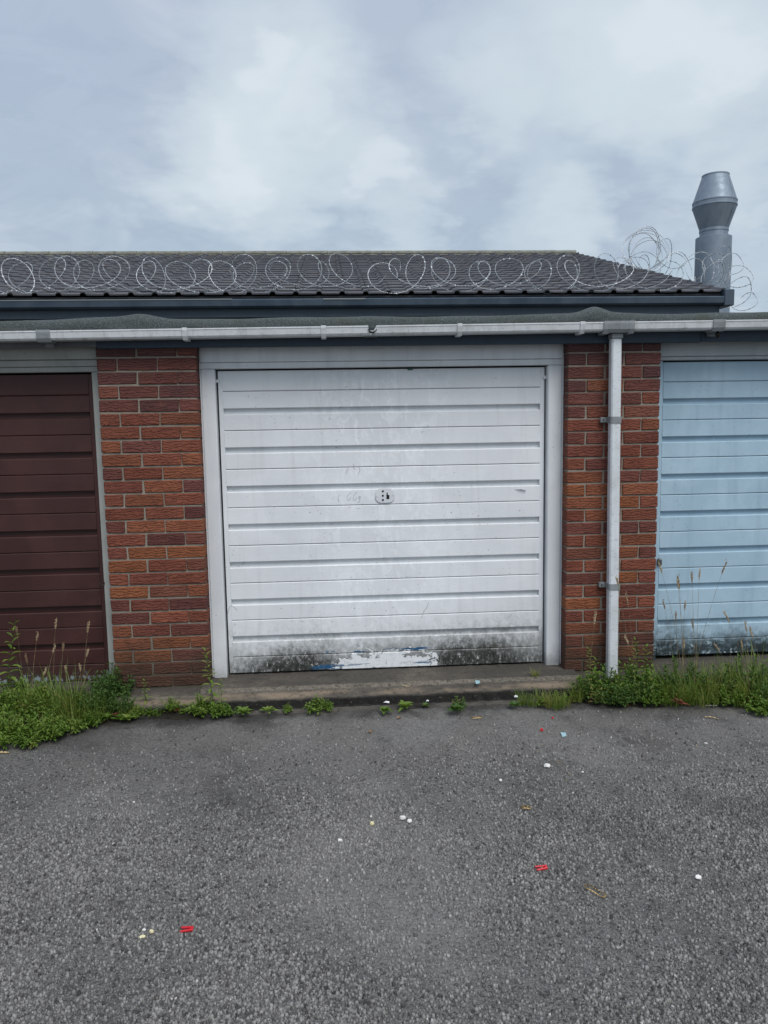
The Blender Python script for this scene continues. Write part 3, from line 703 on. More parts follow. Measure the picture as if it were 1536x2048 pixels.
# square downpipe, leaning a hair
def pipe():
    mb = MB(); w, c = 0.0285, 0.008; pts = [(-w+c, -w), (w-c, -w), (w, -w+c), (w, w-c), (w-c, w), (-w+c, w), (-w, w-c), (-w, -w+c)]
    xt, xb, yc = 2.8785, 2.8920, -0.0615
    vs = []
    for z, xx in ((2.017, xt), (1.06, (xt+xb)/2-.001), (0.055, xb)): vs += [(xx+a_, yc+b_, z) for a_, b_ in pts]
    fs = [(r*8+k, r*8+(k+1) % 8, r*8+8+(k+1) % 8, r*8+8+k)[::-1] for r in range(2) for k in range(8)]+[tuple(range(8))]+[tuple(range(23, 15, -1))]
    mb.add(vs, fs); p = wpart('downpipe', mb, m_pipe, G)
    for z in (1.566, 0.604):
        xx = xb+(xt-xb)*(z-.055)/1.96; k = 0.0325; c2 = 0.009
        m2 = MB(); q = [(-k+c2, -k), (k-c2, -k), (k, -k+c2), (k, k), (-k, k), (-k, -k+c2)]
        m2.add([(xx+a_, yc+b_, z+dz_) for dz_ in (-.019, .019) for a_, b_ in q], [(i, (i+1) % 6, 6+(i+1) % 6, 6+i) for i in range(6)]+[(5, 4, 3, 2, 1, 0), (6, 7, 8, 9, 10, 11)])
        wpart('pipe_clip', m2, m_clip, p, bevel=.002)
        m2 = MB(); m2.box((xx-0.068, -0.030, z-.016), (xx-0.030, -0.004, z+.016)); wpart('clip_ear', m2, m_clip, p, bevel=.005)
        m2 = MB(); m2.tube([(xx-0.054, -0.029, z+.002), (xx-0.054, -0.034, z+.002)], 0.0055, 8); wpart('screw', m2, m_screw, p)
pipe()

# handle plate and small fittings of the white door
def handle():
    c = Vector((1.578, DY-0.001, 1.146)); mb = MB(); n = 36
    ring = []
    for k in range(n):
        th = 2*math.pi*k/n; rx = 0.0575*abs(math.cos(th))**0.62*(1 if math.cos(th) > 0 else -1); rz = 0.045*abs(math.sin(th))**0.8*(1 if math.sin(th) > 0 else -1)
        ring.append((rx, rz))
    vs = [(c.x+a_, c.y, c.z+b_) for a_, b_ in ring]+[(c.x+a_*.99, c.y-.0035, c.z+b_*.99) for a_, b_ in ring]+[(c.x+a_*.94, c.y-.005, c.z+b_*.94) for a_, b_ in ring]
    fs = [(r*n+k, r*n+(k+1) % n, r*n+n+(k+1) % n, r*n+n+k) for r in range(2) for k in range(n)]+[tuple(range(2*n, 3*n))]
    mb.add(vs, fs); wpart('handle_plate', mb, m_frame, dw_)
    def disc(nm, ox, oz, r, mat, pr=.0015, sq=1):
        m2 = MB(); m2.tube([(c.x+ox, c.y-.0045, c.z+oz), (c.x+ox, c.y-.005-pr, c.z+oz)], r, 12); wpart(nm, m2, mat, dw_)
    for oz in (0.026, 0.0, -0.025): disc('screw_hole', -0.012, oz, 0.0062, m_dark)
    disc('rivet', -0.047, 0, 0.0055, m_frame, .003); disc('rivet', 0.048, 0.004, 0.0055, m_frame, .003)
    m2 = MB(); m2.box((c.x+.009, c.y-.0068, c.z-.020), (c.x+.026, c.y-.004, c.z+.004)); m2.box((c.x+.010, c.y-.0067, c.z+.0041), (c.x+.0165, c.y-.004, c.z+.018)); wpart('keyhole', m2, m_dark, dw_)
    for xx, zz in ((0.633, 1.823), (2.534, 1.820)):
        m2 = MB(); m2.box((xx-.014, DY-.006, zz-.010), (xx+.010, DY+.0015, zz+.010)); wpart('pivot_bracket', m2, m_frame, dw_, bevel=.003)
    m2 = MB(); m2.box((1.722, DY-.010, 1.872), (1.752, DY+.003, 1.884)); wpart('tag', m2, m_green, dw_, bevel=.003)
    # flap of peeling paint right of the handle, and scratched pen strokes left of it
    p = onY(1040, 983, DY); m2 = MB()
    m2.add([(p.x-.035, DY-.0012, p.z+.014), (p.x-.012, DY-.004, p.z+.004), (p.x+.030, DY-.007, p.z-.006), (p.x+.034, DY-.012, p.z+.006), (p.x+.004, DY-.014, p.z+.016)], [(0, 1, 4), (1, 2, 3, 4)])
    wpart('paint_flap', m2, m_frame, dw_)
    def stroke(pp, r=0.0011):
        m2 = MB(); m2.tube([onY(x_, y_, DY-.0006) for x_, y_ in pp], r, 5); wpart('pen_mark', m2, m_mark, dw_)
    for ox in (0, 12):
        stroke([(702+ox, 984), (696+ox, 990), (694+ox, 997), (696+ox, 1001), (700+ox, 999), (701+ox, 994)])
    stroke([(720, 992), (717, 995), (719, 998), (721, 993), (719, 1003), (715, 1006)])
    stroke([(678, 990), (676, 997), (678, 1003)])
    stroke([(697, 935), (694, 942), (692, 948)]); stroke([(708, 928), (706, 934), (710, 938)], .0013); stroke([(718, 933), (720, 940), (716, 949)])
    stroke([(857, 1205), (853, 1216), (848, 1222), (843, 1236)], .0014); stroke([(460, 1212), (456, 1224), (454, 1232)], .0012); stroke([(462, 1210), (468, 1214), (474, 1220)], .0011)
handle()
m2 = MB()
pp = onY(206, 1166, 0.11)
m2.tube([(pp.x+.012*math.cos(k*math.pi/8), 0.098, pp.z+.012*math.sin(k*math.pi/8)) for k in range(16)], .003, 6, close=True); wpart('ring_pull', m2, m_screw, db_)
pp = onY(1318, 1124, 0.11)
m2 = MB(); m2.box((pp.x-.012, .092, pp.z-.02), (pp.x+.012, .126, pp.z+.02)); wpart('bolt', m2, m_screw, du_, bevel=.004)

# ------------------------------------------------------------------ tiled building behind
TX1, EY, EZ, PIT = 6.67, 6.0, 3.255, math.radians(16.0)
B = thing('tiled_building', (1.5, 9.3, 0), 'low building with a dark tiled gable roof behind the garages', 'building')
mb = MB(); mb.box((-7.0, 6.45, 0), (6.50, 18.8, 2.96)); mb.v += []; wpart('wall', mb, m_mortar, B)
mb = MB(); mb.add([(6.5, 6.45, 2.96), (6.5, 18.8, 2.96), (6.5, 12.6, 5.02), (6.3, 6.45, 2.96), (6.3, 18.8, 2.96), (6.3, 12.6, 5.02)], [(0, 1, 2), (5, 4, 3), (0, 2, 5, 3), (2, 1, 4, 5), (1, 0, 3, 4)]); wpart('gable_wall', mb, m_mortar, B)
mb = MB(); mb.extx([(6.06, 2.98), (6.46, 2.98), (6.46, 3.33), (6.06, 3.235)][::-1], -7.0, 6.60); wpart('fascia', mb, m_hazydark, B)
mb = MB(); mb.extx([(5.935, 3.185), (5.945, 3.195), (5.955, 3.12), (5.975, 3.10), (6.035, 3.10), (6.05, 3.12), (6.05, 3.20), (6.058, 3.20), (6.058, 3.11), (6.04, 3.09), (5.97, 3.088), (5.945, 3.11)], -7.0, 6.60); wpart('gutter', mb, m_hazydark, B)
mb = MB(); mb.extx([(5.930, 3.187), (5.930, 3.199), (5.950, 3.199), (5.950, 3.187)], -7.0, 0.03); wpart('gutter_lip', mb, m_lightlip, B)
mb = MB(); mb.extx([(5.929, 3.180), (5.929, 3.196), (5.950, 3.196), (5.950, 3.180)], 1.20, 1.75); wpart('gutter_lip', mb, m_lightlip, B)
# boxed end of the eaves
mb = MB(); mb.box((6.605, 5.93, 3.07), (6.74, 6.5, 3.285)); wpart('eaves_end_box', mb, m_hazydark, B, bevel=.008)
mb = MB(); mb.box((6.48, 6.10, 2.95), (6.60, 6.46, 3.068)); wpart('eaves_corbel', mb, m_lightlip, B, bevel=.01)
# roof deck (bedding under the tiles) and tiles
sl_ = 6.62/math.cos(PIT); rz = EZ+6.62*math.tan(PIT)
RY = EY+6.62
mb = MB(); mb.extx([(EY+.05, EZ-.03), (EY+.05, EZ-.01), (RY, rz-.03), (RY+6.2, EZ+.06), (RY+6.2, EZ+.02), (RY, rz-.09)][::-1], -7.0, TX1-.02)
roof = wpart('roof', mb, m_tile, B); roof_w = Vector(B.location)+roof.location
TW, GA = 0.303, 0.3440
NR = 20
def tile_geo():
    pr = [(0, .004), (.012, 0), (.200, 0), (.222, .032), (.262, .032), (.284, 0), (TW+.012, .001)]
    n = len(pr); mb = MB(); L = GA+0.06; th = 0.018
    lift = 0.020
    vs = [(a_, 0, b_+lift) for a_, b_ in pr]+[(a_, L, b_+lift*0.0-.002) for a_, b_ in pr]+[(a_, 0, b_+lift-th) for a_, b_ in pr]
    fs = [(i, i+1, n+i+1, n+i) for i in range(n-1)]+[(2*n+i, 2*n+i+1, i+1, i) for i in range(n-1)]+[(2*n, 0, n), (2*n+n-1, n+n-1, n-1)]
    mb.add(vs, fs); return mb
tg = tile_geo(); tme = tg.mesh('tile', m_tile)
cp, sp_ = math.cos(PIT), math.sin(PIT)
rest = MB(); cnt = 0
ncol = int((TX1+7.0)/TW)
rs = random.Random(11)
def tpos(r, c): return Vector((TX1-(c+1)*TW, EY+r*GA*cp, EZ+r*GA*sp_))
for r in range(NR-1, -1, -1):
    for c in range(ncol):
        p = tpos(r, c); jx, jr = rs.uniform(-.004, .004), rs.uniform(-.006, .006); jz = rs.uniform(0, .004)
        vis = p.x > -3.45-0.25*r
        if r < 8 and vis and cnt < 300:
            o = link('tile', tme, roof, p+Vector((jx, 0, jz))-roof_w, (PIT+rs.uniform(-.006, .006), 0, jr)); cnt += 1
        else:
            rm = Matrix.Rotation(PIT, 3, 'X') @ Matrix.Rotation(jr, 3, 'Z')
            rest.add([p+Vector((jx, 0, jz))+rm @ Vector(v) for v in tg.v], tg.f)
# (tiles further up the slope, joined)
o = wpart('upper_tiles', rest, m_tile, roof); o['kind'] = 'stuff'
# ridge
x = TX1-0.02
k = 0
while x > -7.0:
    mb = MB(); L = 0.44; n = 9; a0 = 0.0
    for e_, (xx, rr) in enumerate(((x, 0.125), (x-L, 0.118))):
        mb.v += [(xx, RY+1.05*rr*math.cos(math.pi*t_/(n-1)), rz+0.008+0.62*rr*math.sin(math.pi*t_/(n-1))) for t_ in range(n)]
        mb.v += [(xx, RY+1.05*(rr-.016)*math.cos(math.pi*t_/(n-1)), rz+0.004+0.62*(rr-.016)*math.sin(math.pi*t_/(n-1))) for t_ in range(n)]
    for t_ in range(n-1):
        mb.f += [(t_, t_+1, 2*n+t_+1, 2*n+t_), (n+t_+1, n+t_, 3*n+t_, 3*n+t_+1), (t_+1, t_, n+t_, n+t_+1), (2*n+t_, 2*n+t_+1, 3*n+t_+1, 3*n+t_)]
    mb.f += [(0, 2*n, 3*n, n), (n-1, 2*n-1, 4*n-1, 3*n-1)]
    wpart('ridge_tile', mb, m_ridge, roof); x -= L+0.006; k += 1
mb = MB(); mb.tube([(TX1-.16, RY-.05, rz-.035), (TX1+.04, RY-.05, rz-.035), (TX1+.05, RY-.05, rz-.035)], [.075, .075, .06], 12); wpart('ridge_end', mb, m_hazydark, roof)
mb = MB(); mb.extx([(RY-.14, rz-.06), (RY-.11, rz+.012), (RY+.11, rz+.012), (RY+.14, rz-.06)][::-1], -7.0, TX1-.10); wpart('ridge_bedding', mb, m_ridge, roof)

# ------------------------------------------------------------------ extract flue
FYY = 8.6; fx = 7.755
f_ = thing('extract_flue', (fx, FYY, 0), 'galvanised steel kitchen extract flue with a flared cone cowl', 'chimney')
def fl(name, prof, n=48, smooth=True):
    mb = MB(); mb.lathe(prof, n, fx, FYY); o = wpart(name, mb, m_galv, f_)
    me = o.data; me.polygons.foreach_set('use_smooth', [True]*len(me.polygons))
    if hasattr(me, 'set_sharp_from_angle'): me.set_sharp_from_angle(angle=math.radians(25))
    return o
fl('lower_duct', [(0.0, 0.0), (0.283, 0.0), (0.283, 3.3), (0.286, 3.3), (0.286, 4.565), (0.279, 4.57), (0.235, 4.572)])
fl('neck', [(0.224, 4.55), (0.224, 4.655), (0.232, 4.66), (0.232, 4.70), (0.226, 4.704)])
fl('lower_cone', [(0.224, 4.69), (0.232, 4.712), (0.348, 5.052)])
fl('band', [(0.348, 5.050), (0.354, 5.055), (0.354, 5.072), (0.349, 5.077), (0.349, 5.122), (0.354, 5.127), (0.354, 5.144), (0.346, 5.15)])
fl('upper_cone', [(0.346, 5.148), (0.210, 5.565), (0.203, 5.56), (0.335, 5.148)])
fl('rim', [(0.208, 5.553), (0.217, 5.556), (0.217, 5.576), (0.200, 5.576), (0.200, 5.553)])
for ang in (-1.05,):
    mb = MB(); ca, sa = math.cos(ang), math.sin(ang)
    mb.tube([(fx+0.345*ca, FYY+0.345*sa, 5.155), (fx+0.213*ca, FYY+0.213*sa, 5.55)], 0.006, 5); wpart('seam', mb, m_galv, f_)
    mb = MB(); mb.tube([(fx+0.236*ca, FYY+0.236*sa, 4.715), (fx+0.349*ca, FYY+0.349*sa, 5.05)], 0.006, 5); wpart('seam', mb, m_galv, f_)

# ------------------------------------------------------------------ razor wire
def razor(name, pts, label, every=0.05, rad=.0046):
    o0 = Vector(pts[0]); t_ = thing(name, o0, label, 'razor wire', 'razor wire coils on the tiled roof')
    mb = MB(); mb.tube(pts, rad, 4); wpart('wire', mb, m_wire, t_)
    bb = MB(); acc = 0; rs = random.Random(len(pts))
    for i in range(1, len(pts)):
        p, q = Vector(pts[i-1]), Vector(pts[i]); d = q-p; L = d.length
        if L < 1e-6: continue
        d /= L; acc += L
        if acc > every:
            acc = 0; s1 = d.cross(Vector((rs.uniform(-1, 1), rs.uniform(-1, 1), rs.uniform(-1, 1)))).normalized(); s2 = d.cross(s1)
            a_, w_ = 0.020, 0.0125
            bb.add([p-d*a_+s1*w_, p-d*.004, p+d*a_+s1*w_, p+d*a_-s1*w_, p+d*.004, p-d*a_-s1*w_, p+s2*.003, p-s2*.003],
                   [(0, 1, 6), (1, 5, 6), (5, 4, 6), (4, 3, 6), (3, 2, 6), (2, 4, 6), (4, 1, 6), (1, 0, 7), (5, 1, 7), (4, 5, 7), (3, 4, 7), (2, 3, 7)])
    b_ = wpart('barbs', bb, m_wire, t_); b_['kind'] = 'stuff'
    return t_
def eave_coil(x0, x1, seed, sp, rad):
    rs = random.Random(seed); pts = []; T = (x1-x0)/sp*2*math.pi; n = int(T/0.16)
    ra = [rs.uniform(-1, 1) for _ in range(200)]
    def sm(v): i = int(v); f = v-i; f = f*f*(3-2*f); return ra[i % 200]*(1-f)+ra[(i+1) % 200]*f
    for i in range(n):
        t_ = T*i/n; k = t_/(2*math.pi)
        R_ = rad*(1+0.20*sm(k*1.3)); cz = EZ+0.265+0.03*sm(k*0.9+40)
        xx = x0+sp*(k+0.10*math.cos(t_+0.9*sm(k*.8+60)))+R_*1.04*math.cos(t_+0.35*sm(k*1.3+33))+0.10*sm(k*1.9+80)
        zz = cz+R_*0.98*math.sin(t_)+0.05*sm(k*2.6+20)
        yy = 6.10+0.13*math.cos(t_*0.5+sm(k)*1.2)+0.06*sm(k*2.3+11)+0.12*(zz-cz)
        pts.append((xx, yy, zz))
    return pts
razor('razor_wire', eave_coil(-3.6, 1.72, 3, 0.41, 0.215), 'long stretched razor wire coil over the tiled eaves above the brown door')
razor('razor_wire', eave_coil(1.90, 5.9, 8, 0.43, 0.215), 'stretched razor wire coil over the eaves near the roof end, right of a gap')
razor('razor_wire', eave_coil(-3.4, 1.55, 21, 0.56, 0.20), 'second razor wire strand woven through the coil above the brown door', 0.055)
razor('razor_wire', eave_coil(2.05, 5.7, 27, 0.60, 0.20), 'second razor wire strand woven through the coil near the roof end', 0.055)
def ring_coil(stops, per, seed):
    """stops: (px, py, Y, radius px) centres; wire winds round each"""
    rs = random.Random(seed); pts = []
    C_ = []
    for px, py, Y, rp in stops:
        c = onY(px, py, Y); d = (c-CAM).dot(FW); C_.append((c, rp/FPX*d))
    n = len(C_); ph = rs.uniform(0, 6)
    for s_ in range(n-1):
        (c0, r0_), (c1, r1_) = C_[s_], C_[s_+1]; N = 40*per; tx, ty = rs.uniform(-.5, .5), rs.uniform(-.5, .5)
        for i in range(N):
            u = i/N; w = u*u*(3-2*u); c = c0.lerp(c1, w); R_ = r0_+(r1_-r0_)*w; a_ = ph+2*math.pi*per*u
            pts.append(tuple(c+Vector((R_*math.cos(a_), R_*(tx*math.cos(a_)+ty*math.sin(a_))+.03*math.sin(3*a_), R_*math.sin(a_)))))
    return pts
razor('razor_wire', ring_coil([(1288, 501, 9.0, 38), (1291, 499, 8.95, 40), (1286, 503, 8.9, 37), (1300, 512, 8.8, 33), (1278, 545, 8.7, 31)], 2, 2), 'tight upright hoop of bunched razor wire standing on the roof verge', 0.06, .0062)
razor('razor_wire', ring_coil([(1228, 540, 10.2, 24), (1262, 552, 9.5, 28), (1305, 535, 8.9, 30), (1338, 505, 8.5, 30), (1350, 548, 8.2, 28), (1368, 530, 8.0, 34), (1385, 555, 7.7, 26), (1412, 535, 7.4, 38), (1425, 565, 7.1, 24), (1438, 528, 7.0, 30)], 1, 5), 'tangled razor wire running down the roof verge in front of the flue', 0.06, .0056)
razor('razor_wire', ring_coil([(1412, 560, 6.9, 22), (1432, 552, 6.8, 30), (1448, 520, 6.8, 26), (1470, 535, 6.75, 28), (1466, 572, 6.7, 36), (1478, 590, 6.6, 30), (1500, 606, 6.5, 18)], 1, 9), 'loose razor wire loops hanging past the roof corner, right of the flue', 0.06, .0052)

# ------------------------------------------------------------------ weeds
class PM(MB):
    """plant mesh with a random value per element"""
    def __init__(s): super().__init__(); s.r = []
    def put(s, vs, fs, val=None):
        val = random.random() if val is None else val
        s.add(vs, fs); s.r += [val]*(len(s.v)-len(s.r))
    def done(s, name, mat):
        me = s.mesh(name, mat, smooth=False)
        a_ = me.attributes.new('rnd', 'FLOAT', 'POINT'); a_.data.foreach_set('value', s.r); return me
    def leaf(s, p, d, L, Wd, droop=0.4, fold=0.25, val=None, jag=0):
        d = Vector(d).normalized(); side = d.cross(Vector((0, 0, 1)))
        if side.length < 1e-3: side = Vector((1, 0, 0))
        side.normalize(); nrm = side.cross(d)
        st = [(0, .12), (.28, .85), (.6, .9), (.85, .5)]
        vs = []; P_ = Vector(p)
        for k, (u, w) in enumerate(st):
            c = P_+d*(L*u)+Vector((0, 0, -1))*(droop*L*u*u); ww = Wd*.5*w*(1+(random.uniform(-jag, jag) if jag else 0))
            vs += [c-side*ww+nrm*ww*fold*2, c, c+side*ww+nrm*ww*fold*2]
        vs.append(P_+d*L+Vector((0, 0, -droop*L)))
        fs = []
        for k in range(3):
            a_ = k*3; fs += [(a_, a_+1, a_+4, a_+3), (a_+1, a_+2, a_+5, a_+4)]
        fs += [(9, 10, 12), (10, 11, 12)]
        s.put(vs, fs, val)
    def blade(s, p, az, L, Wd, lean, curl, val=None):
        d = Vector((math.cos(az), math.sin(az), 0)); side = Vector((-d.y, d.x, 0)); P_ = Vector(p); vs = []; n = 5
        for k in range(n):
            u = k/(n-1); h = L*u*(1-0.35*curl*u); o = L*(lean*u+curl*u*u*.75)
            c = P_+d*o+Vector((0, 0, max(h-0.45*L*curl*u**3, -0.0))); w = Wd*.5*(1-u)**.6
            vs += [c-side*w, c+side*w+d*w*.4]
        s.put(vs, [(2*k, 2*k+1, 2*k+3, 2*k+2) for k in range(n-1)], val)

def stem(pts, r0_, r1_, n=5):
    mb = MB(); N = len(pts); mb.tube(pts, [r0_+(r1_-r0_)*i/(N-1) for i in range(N)], n); return mb
def mesh_willow(h, nl, seed, L=0.07):
    random.seed(seed); lean = Vector((random.uniform(-.12, .12), random.uniform(-.12, .05), 1))
    pts = [lean*(h*u)+Vector((.01*math.sin(u*5), 0, 0)) for u in (0, .25, .5, .75, 1)]
    lf = PM()
    for k in range(nl):
        u = .08+.92*k/nl; p = lean*(h*u); az = k*1.9+random.uniform(-.3, .3)
        for q in (0, math.pi):
            el_ = .25+.9*u*u+random.uniform(-.2, .2); l = L*(1.15-.65*u)*random.uniform(.8, 1.15)
            lf.leaf(p, (math.cos(az+q), math.sin(az+q), el_), l, l*.30, .45*(1-.5*u), val=random.random()*.9)
    return stem(pts, .0028, .0012).mesh('stem', m_leafd), lf.done('foliage', m_leafb)
def mesh_mound(r, h, nst, seed, L=0.035, asp=.42, mat=None):
    random.seed(seed); st_ = MB(); lf = PM()
    for k in range(nst):
        az = random.uniform(0, 6.283); rr = r*math.sqrt(random.random()); hh = h*(1-.55*(rr/r)**2)*random.uniform(.55, 1.1)
        b0 = Vector((rr*.45*math.cos(az), rr*.45*math.sin(az), 0)); tp = Vector((rr*math.cos(az), rr*math.sin(az), hh))
        st_.tube([b0, b0.lerp(tp, .5)+Vector((0, 0, .01)), tp], .0014, 4)
        nl = 7+int(hh/.012)
        for q in range(nl):
            u = .2+.8*q/nl; p = b0.lerp(tp, u); a2 = random.uniform(0, 6.283); l = L*random.uniform(.6, 1.2)*(1.15-.4*u)
            lf.leaf(p, (math.cos(a2), math.sin(a2), random.uniform(.0, .9)), l, l*asp, random.uniform(.1, .6))
        for q in range(3):
            a2 = q*2.1+az; lf.leaf(tp, (math.cos(a2)*.6, math.sin(a2)*.6, 1), L*.8, L*.28, .2)
    return st_.mesh('stem', m_leafd), lf.done('foliage', mat or m_leafb)
def mesh_tuft(n, L, seed, spread=.05):
    random.seed(seed); g_ = PM()
    for k in range(n):
        az = random.uniform(0, 6.283); rr = spread*random.random()**.7
        g_.blade((rr*math.cos(az), rr*math.sin(az), 0), az+random.uniform(-.9, .9), L*random.uniform(.45, 1.15), .0042*random.uniform(.7, 1.4), random.uniform(.05, .45), random.uniform(0, .75))
    return None, g_.done('foliage', m_grass)
def mesh_rosette(n, L, seed, mat=None, asp=.36):
    random.seed(seed); lf = PM()
    for k in range(n):
        az = k*2.399+random.uniform(-.3, .3); u = k/n
        lf.leaf((.006*math.cos(az), .006*math.sin(az), .004+.012*u), (math.cos(az), math.sin(az), .35+1.2*u+random.uniform(-.1, .4)), L*(1.1-.5*u)*random.uniform(.6, 1.15), L*asp*random.uniform(.8, 1.2), .35, jag=.35)
    return None, lf.done('foliage', mat or m_leafb)
def mesh_seedstalk(h, lx, ly, sl, seed, fat=.0075, bend=.0):
    random.seed(seed)
    pts = []
    for k in range(8):
        u = k/7; pts.append(Vector((lx*u**1.5, ly*u**1.5, h*(u-bend*u**3))))
    stm = stem(pts, .0015, .0008, 4)
    d = (pts[-1]-pts[-2]).normalized(); sd = MB(); N = 9
    rad = [fat*.15]+[fat*(.55+.45*math.sin(math.pi*(k+.6)/N))*random.uniform(.8, 1.15) for k in range(1, N-1)]+[fat*.1]
    sd.tube([pts[-1]+d*sl*k/(N-1)+Vector((.12*sl*(k/N)**2*(1 if lx > 0 else -1), 0, -.15*bend*sl*(k/N)**2)) for k in range(N)], rad, 6)
    for k in range(26):
        u = random.random(); p = pts[-1]+d*sl*u; q = Vector((random.uniform(-1, 1), random.uniform(-1, 1), .6)).normalized()
        sd.add([p, p+q*fat*1.5+d*.008, p+d*.011+q*fat*.4], [(0, 1, 2)])
    return stm.mesh('stem', m_straw), sd.mesh('seed_head', m_seed)
LIB = {
 'willow': [mesh_willow(.36, 13, 31), mesh_willow(.30, 11, 32), mesh_willow(.20, 8, 33, .055), mesh_willow(.13, 6, 34, .05)],
 'mound': [mesh_mound(.085, .10, 15, 41), mesh_mound(.07, .075, 12, 42), mesh_mound(.10, .13, 18, 43, .042, .36)],
 'dark': [mesh_mound(.10, .16, 22, 51, .032, .30, m_leafd), mesh_mound(.085, .11, 17, 52, .03, .34, m_leafd), mesh_mound(.11, .20, 20, 53, .045, .28, m_leafd)],
 'tuft': [mesh_tuft(85, .20, 61), mesh_tuft(70, .14, 62, .06), mesh_tuft(60, .26, 63, .04)],
 'rosette': [mesh_rosette(16, .06, 71), mesh_rosette(12, .045, 72), mesh_rosette(20, .075, 73), mesh_rosette(14, .055, 74, m_leafd, .5)],
}
KINDNAME = {'willow': 'willowherb', 'mound': 'leafy_weed', 'dark': 'bushy_weed', 'tuft': 'grass_tuft', 'rosette': 'small_weed'}
CATS = {'willow': 'weed', 'mound': 'weed', 'dark': 'weed', 'tuft': 'grass', 'rosette': 'weed'}
random.seed(99)
def gh(X, Y):
    if Y > -0.24: return 0.045
    return 0.012
def where(p, label):
    """adds what the plant stands beside, so that look-alikes in different spots are told apart"""
    if p.y < -0.40: row = 'at the asphalt edge'
    elif p.y > -0.25: row = 'on the concrete footing'
    else: row = 'in the soil strip'
    if p.x < -0.28: c = 'before the brown door clear of the pier'
    elif p.x < 0.02: c = 'before the brown door near the pier'
    elif p.x < 1.5: c = 'below the pier beside the brown door'
    elif p.x > 3.62: c = 'before the blue door far from downpipe'
    elif p.x > 3.2: c = 'before the blue door near the pier'
    else: c = 'round the foot of the downpipe'
    return label+' '+row+', '+c
def plant(kind, v, px, py, s, label, group=None, z=None, at=None):
    st_, lf = LIB[kind][v % len(LIB[kind])]
    p = at if at is not None else onZ(px, py, 0.03 if z is None else z)
    if z is None and at is None: p = onZ(px, py, gh(p.x, p.y))
    if label.startswith('*'):
        s *= 1.22
        label = where(p, ('large ' if s > 1.05 else 'small ')+label[1:])
    t_ = thing(KINDNAME[kind], (p.x, p.y, p.z), label, CATS[kind], group, random.uniform(0, 6.28))
    t_.scale = (s, s, s*random.uniform(.9, 1.1))
    if st_: link('stem', st_, t_)
    link('foliage', lf, t_)
    return t_
GL, GC, GR = 'weeds along the foot of the brown door', 'small weeds in the drain line before the white door', 'weeds along the foot of the pale blue door'
LB = '*bright leafy weed'
for v, px, py, s in ((0, 25, 1455, 1.05), (1, 62, 1466, 1.0), (2, 12, 1488, .8), (0, 50, 1492, .65), (1, 95, 1458, .9), (2, 78, 1425, .85), (0, 5, 1425, 1.0), (1, 160, 1462, .6), (0, 40, 1415, .8), (2, 100, 1478, .7), (0, 28, 1478, .9), (1, 5, 1462, 1.0), (2, 140, 1430, .8), (0, 125, 1465, .7), (1, 70, 1490, .55), (2, 55, 1402, .8), (0, 185, 1452, .6)):
    plant('mound', v, px, py, s, LB, GL)
for v, px, py, s in ((0, 118, 1440, 1.15), (1, 145, 1450, 1.1), (2, 100, 1420, .8), (1, 170, 1440, .9), (0, 190, 1445, .7), (1, 55, 1440, .8)):
    plant('tuft', v, px, py, s, '*grass tuft', GL)
for v, px, py, s in ((0, 225, 1402, 1.0), (1, 205, 1420, .9), (2, 243, 1388, .72), (1, 190, 1400, .8), (0, 245, 1420, .6), (1, 20, 1400, .9), (1, 262, 1425, .5), (0, 215, 1385, .85), (2, 180, 1425, .6), (1, 230, 1430, .7), (0, 100, 1405, .7), (1, 150, 1412, .7)):
    plant('dark', v, px, py, s, '*dark bushy weed', GL)
for v, px, py, s in ((0, 215, 1440, .8), (1, 240, 1440, .9), (0, 300, 1430, .7), (3, 320, 1428, .8), (1, 342, 1426, .9), (3, 385, 1424, .7), (0, 255, 1442, .8), (1, 372, 1428, .9)):
    plant('rosette', v, px, py, s, '*broad-leaved weed', GL)
for v, px, py, s in ((1, 300, 1428, .55), (0, 358, 1424, .55), (1, 330, 1430, .5), (2, 410, 1428, .55), (0, 275, 1432, .6), (1, 382, 1424, .6), (2, 345, 1418, .45), (0, 262, 1436, .55)):
    plant('tuft', v, px-14, py+2, s*.8, 'small grass sprig at the foot of the brick pier', GL)
    if px in (330, 382): continue
    plant('mound', v, px, py, s, 'small bright leaf cushion at the foot of the brick pier', GL)
plant('willow', 0, 14, 1405, 1.2, 'tall willowherb stem standing before the brown door')
for v, px, py, s in ((3, 40, 1440, 1.1), (2, 75, 1450, .8), (3, 20, 1470, 1.0), (3, 110, 1455, .9), (2, 5, 1440, .9), (3, 165, 1440, .9), (3, 60, 1480, .8)):
    plant('willow', v, px, py, s, '*willowherb sprig', GL)
for v, px, py, s in ((0, 30, 1440, .8), (2, 60, 1420, .8), (1, 90, 1470, .8), (2, 150, 1425, .8), (0, 12, 1475, .6), (1, 205, 1436, .7)):
    plant('tuft', v, px, py, s, '*grass tuft', GL)
for v, px, py, s in ((3, 1205, 1395, 1.1), (2, 1240, 1398, .9), (3, 1300, 1395, 1.2), (2, 1330, 1392, .8), (3, 1410, 1396, 1.2), (2, 1450, 1394, .8), (3, 1500, 1400, 1.2)):
    plant('willow', v, px, py, s, '*willowherb sprig', GR)
plant('willow', 2, 292, 1405, .75, 'short willowherb sprig before the brick pier')
plant('willow', 0, 428, 1412, .92, 'tall willowherb stem against the left post of the white door frame')
plant('willow', 1, 442, 1425, .62, 'middling willowherb with spreading leaves left of the white threshold')
for v, px, py, s in ((2, 405, 1428, .75), (0, 440, 1432, .75), (1, 460, 1430, .6)):
    plant('mound', v, px, py, s, 'leafy weed cushion at the left end of the white door threshold', GL)
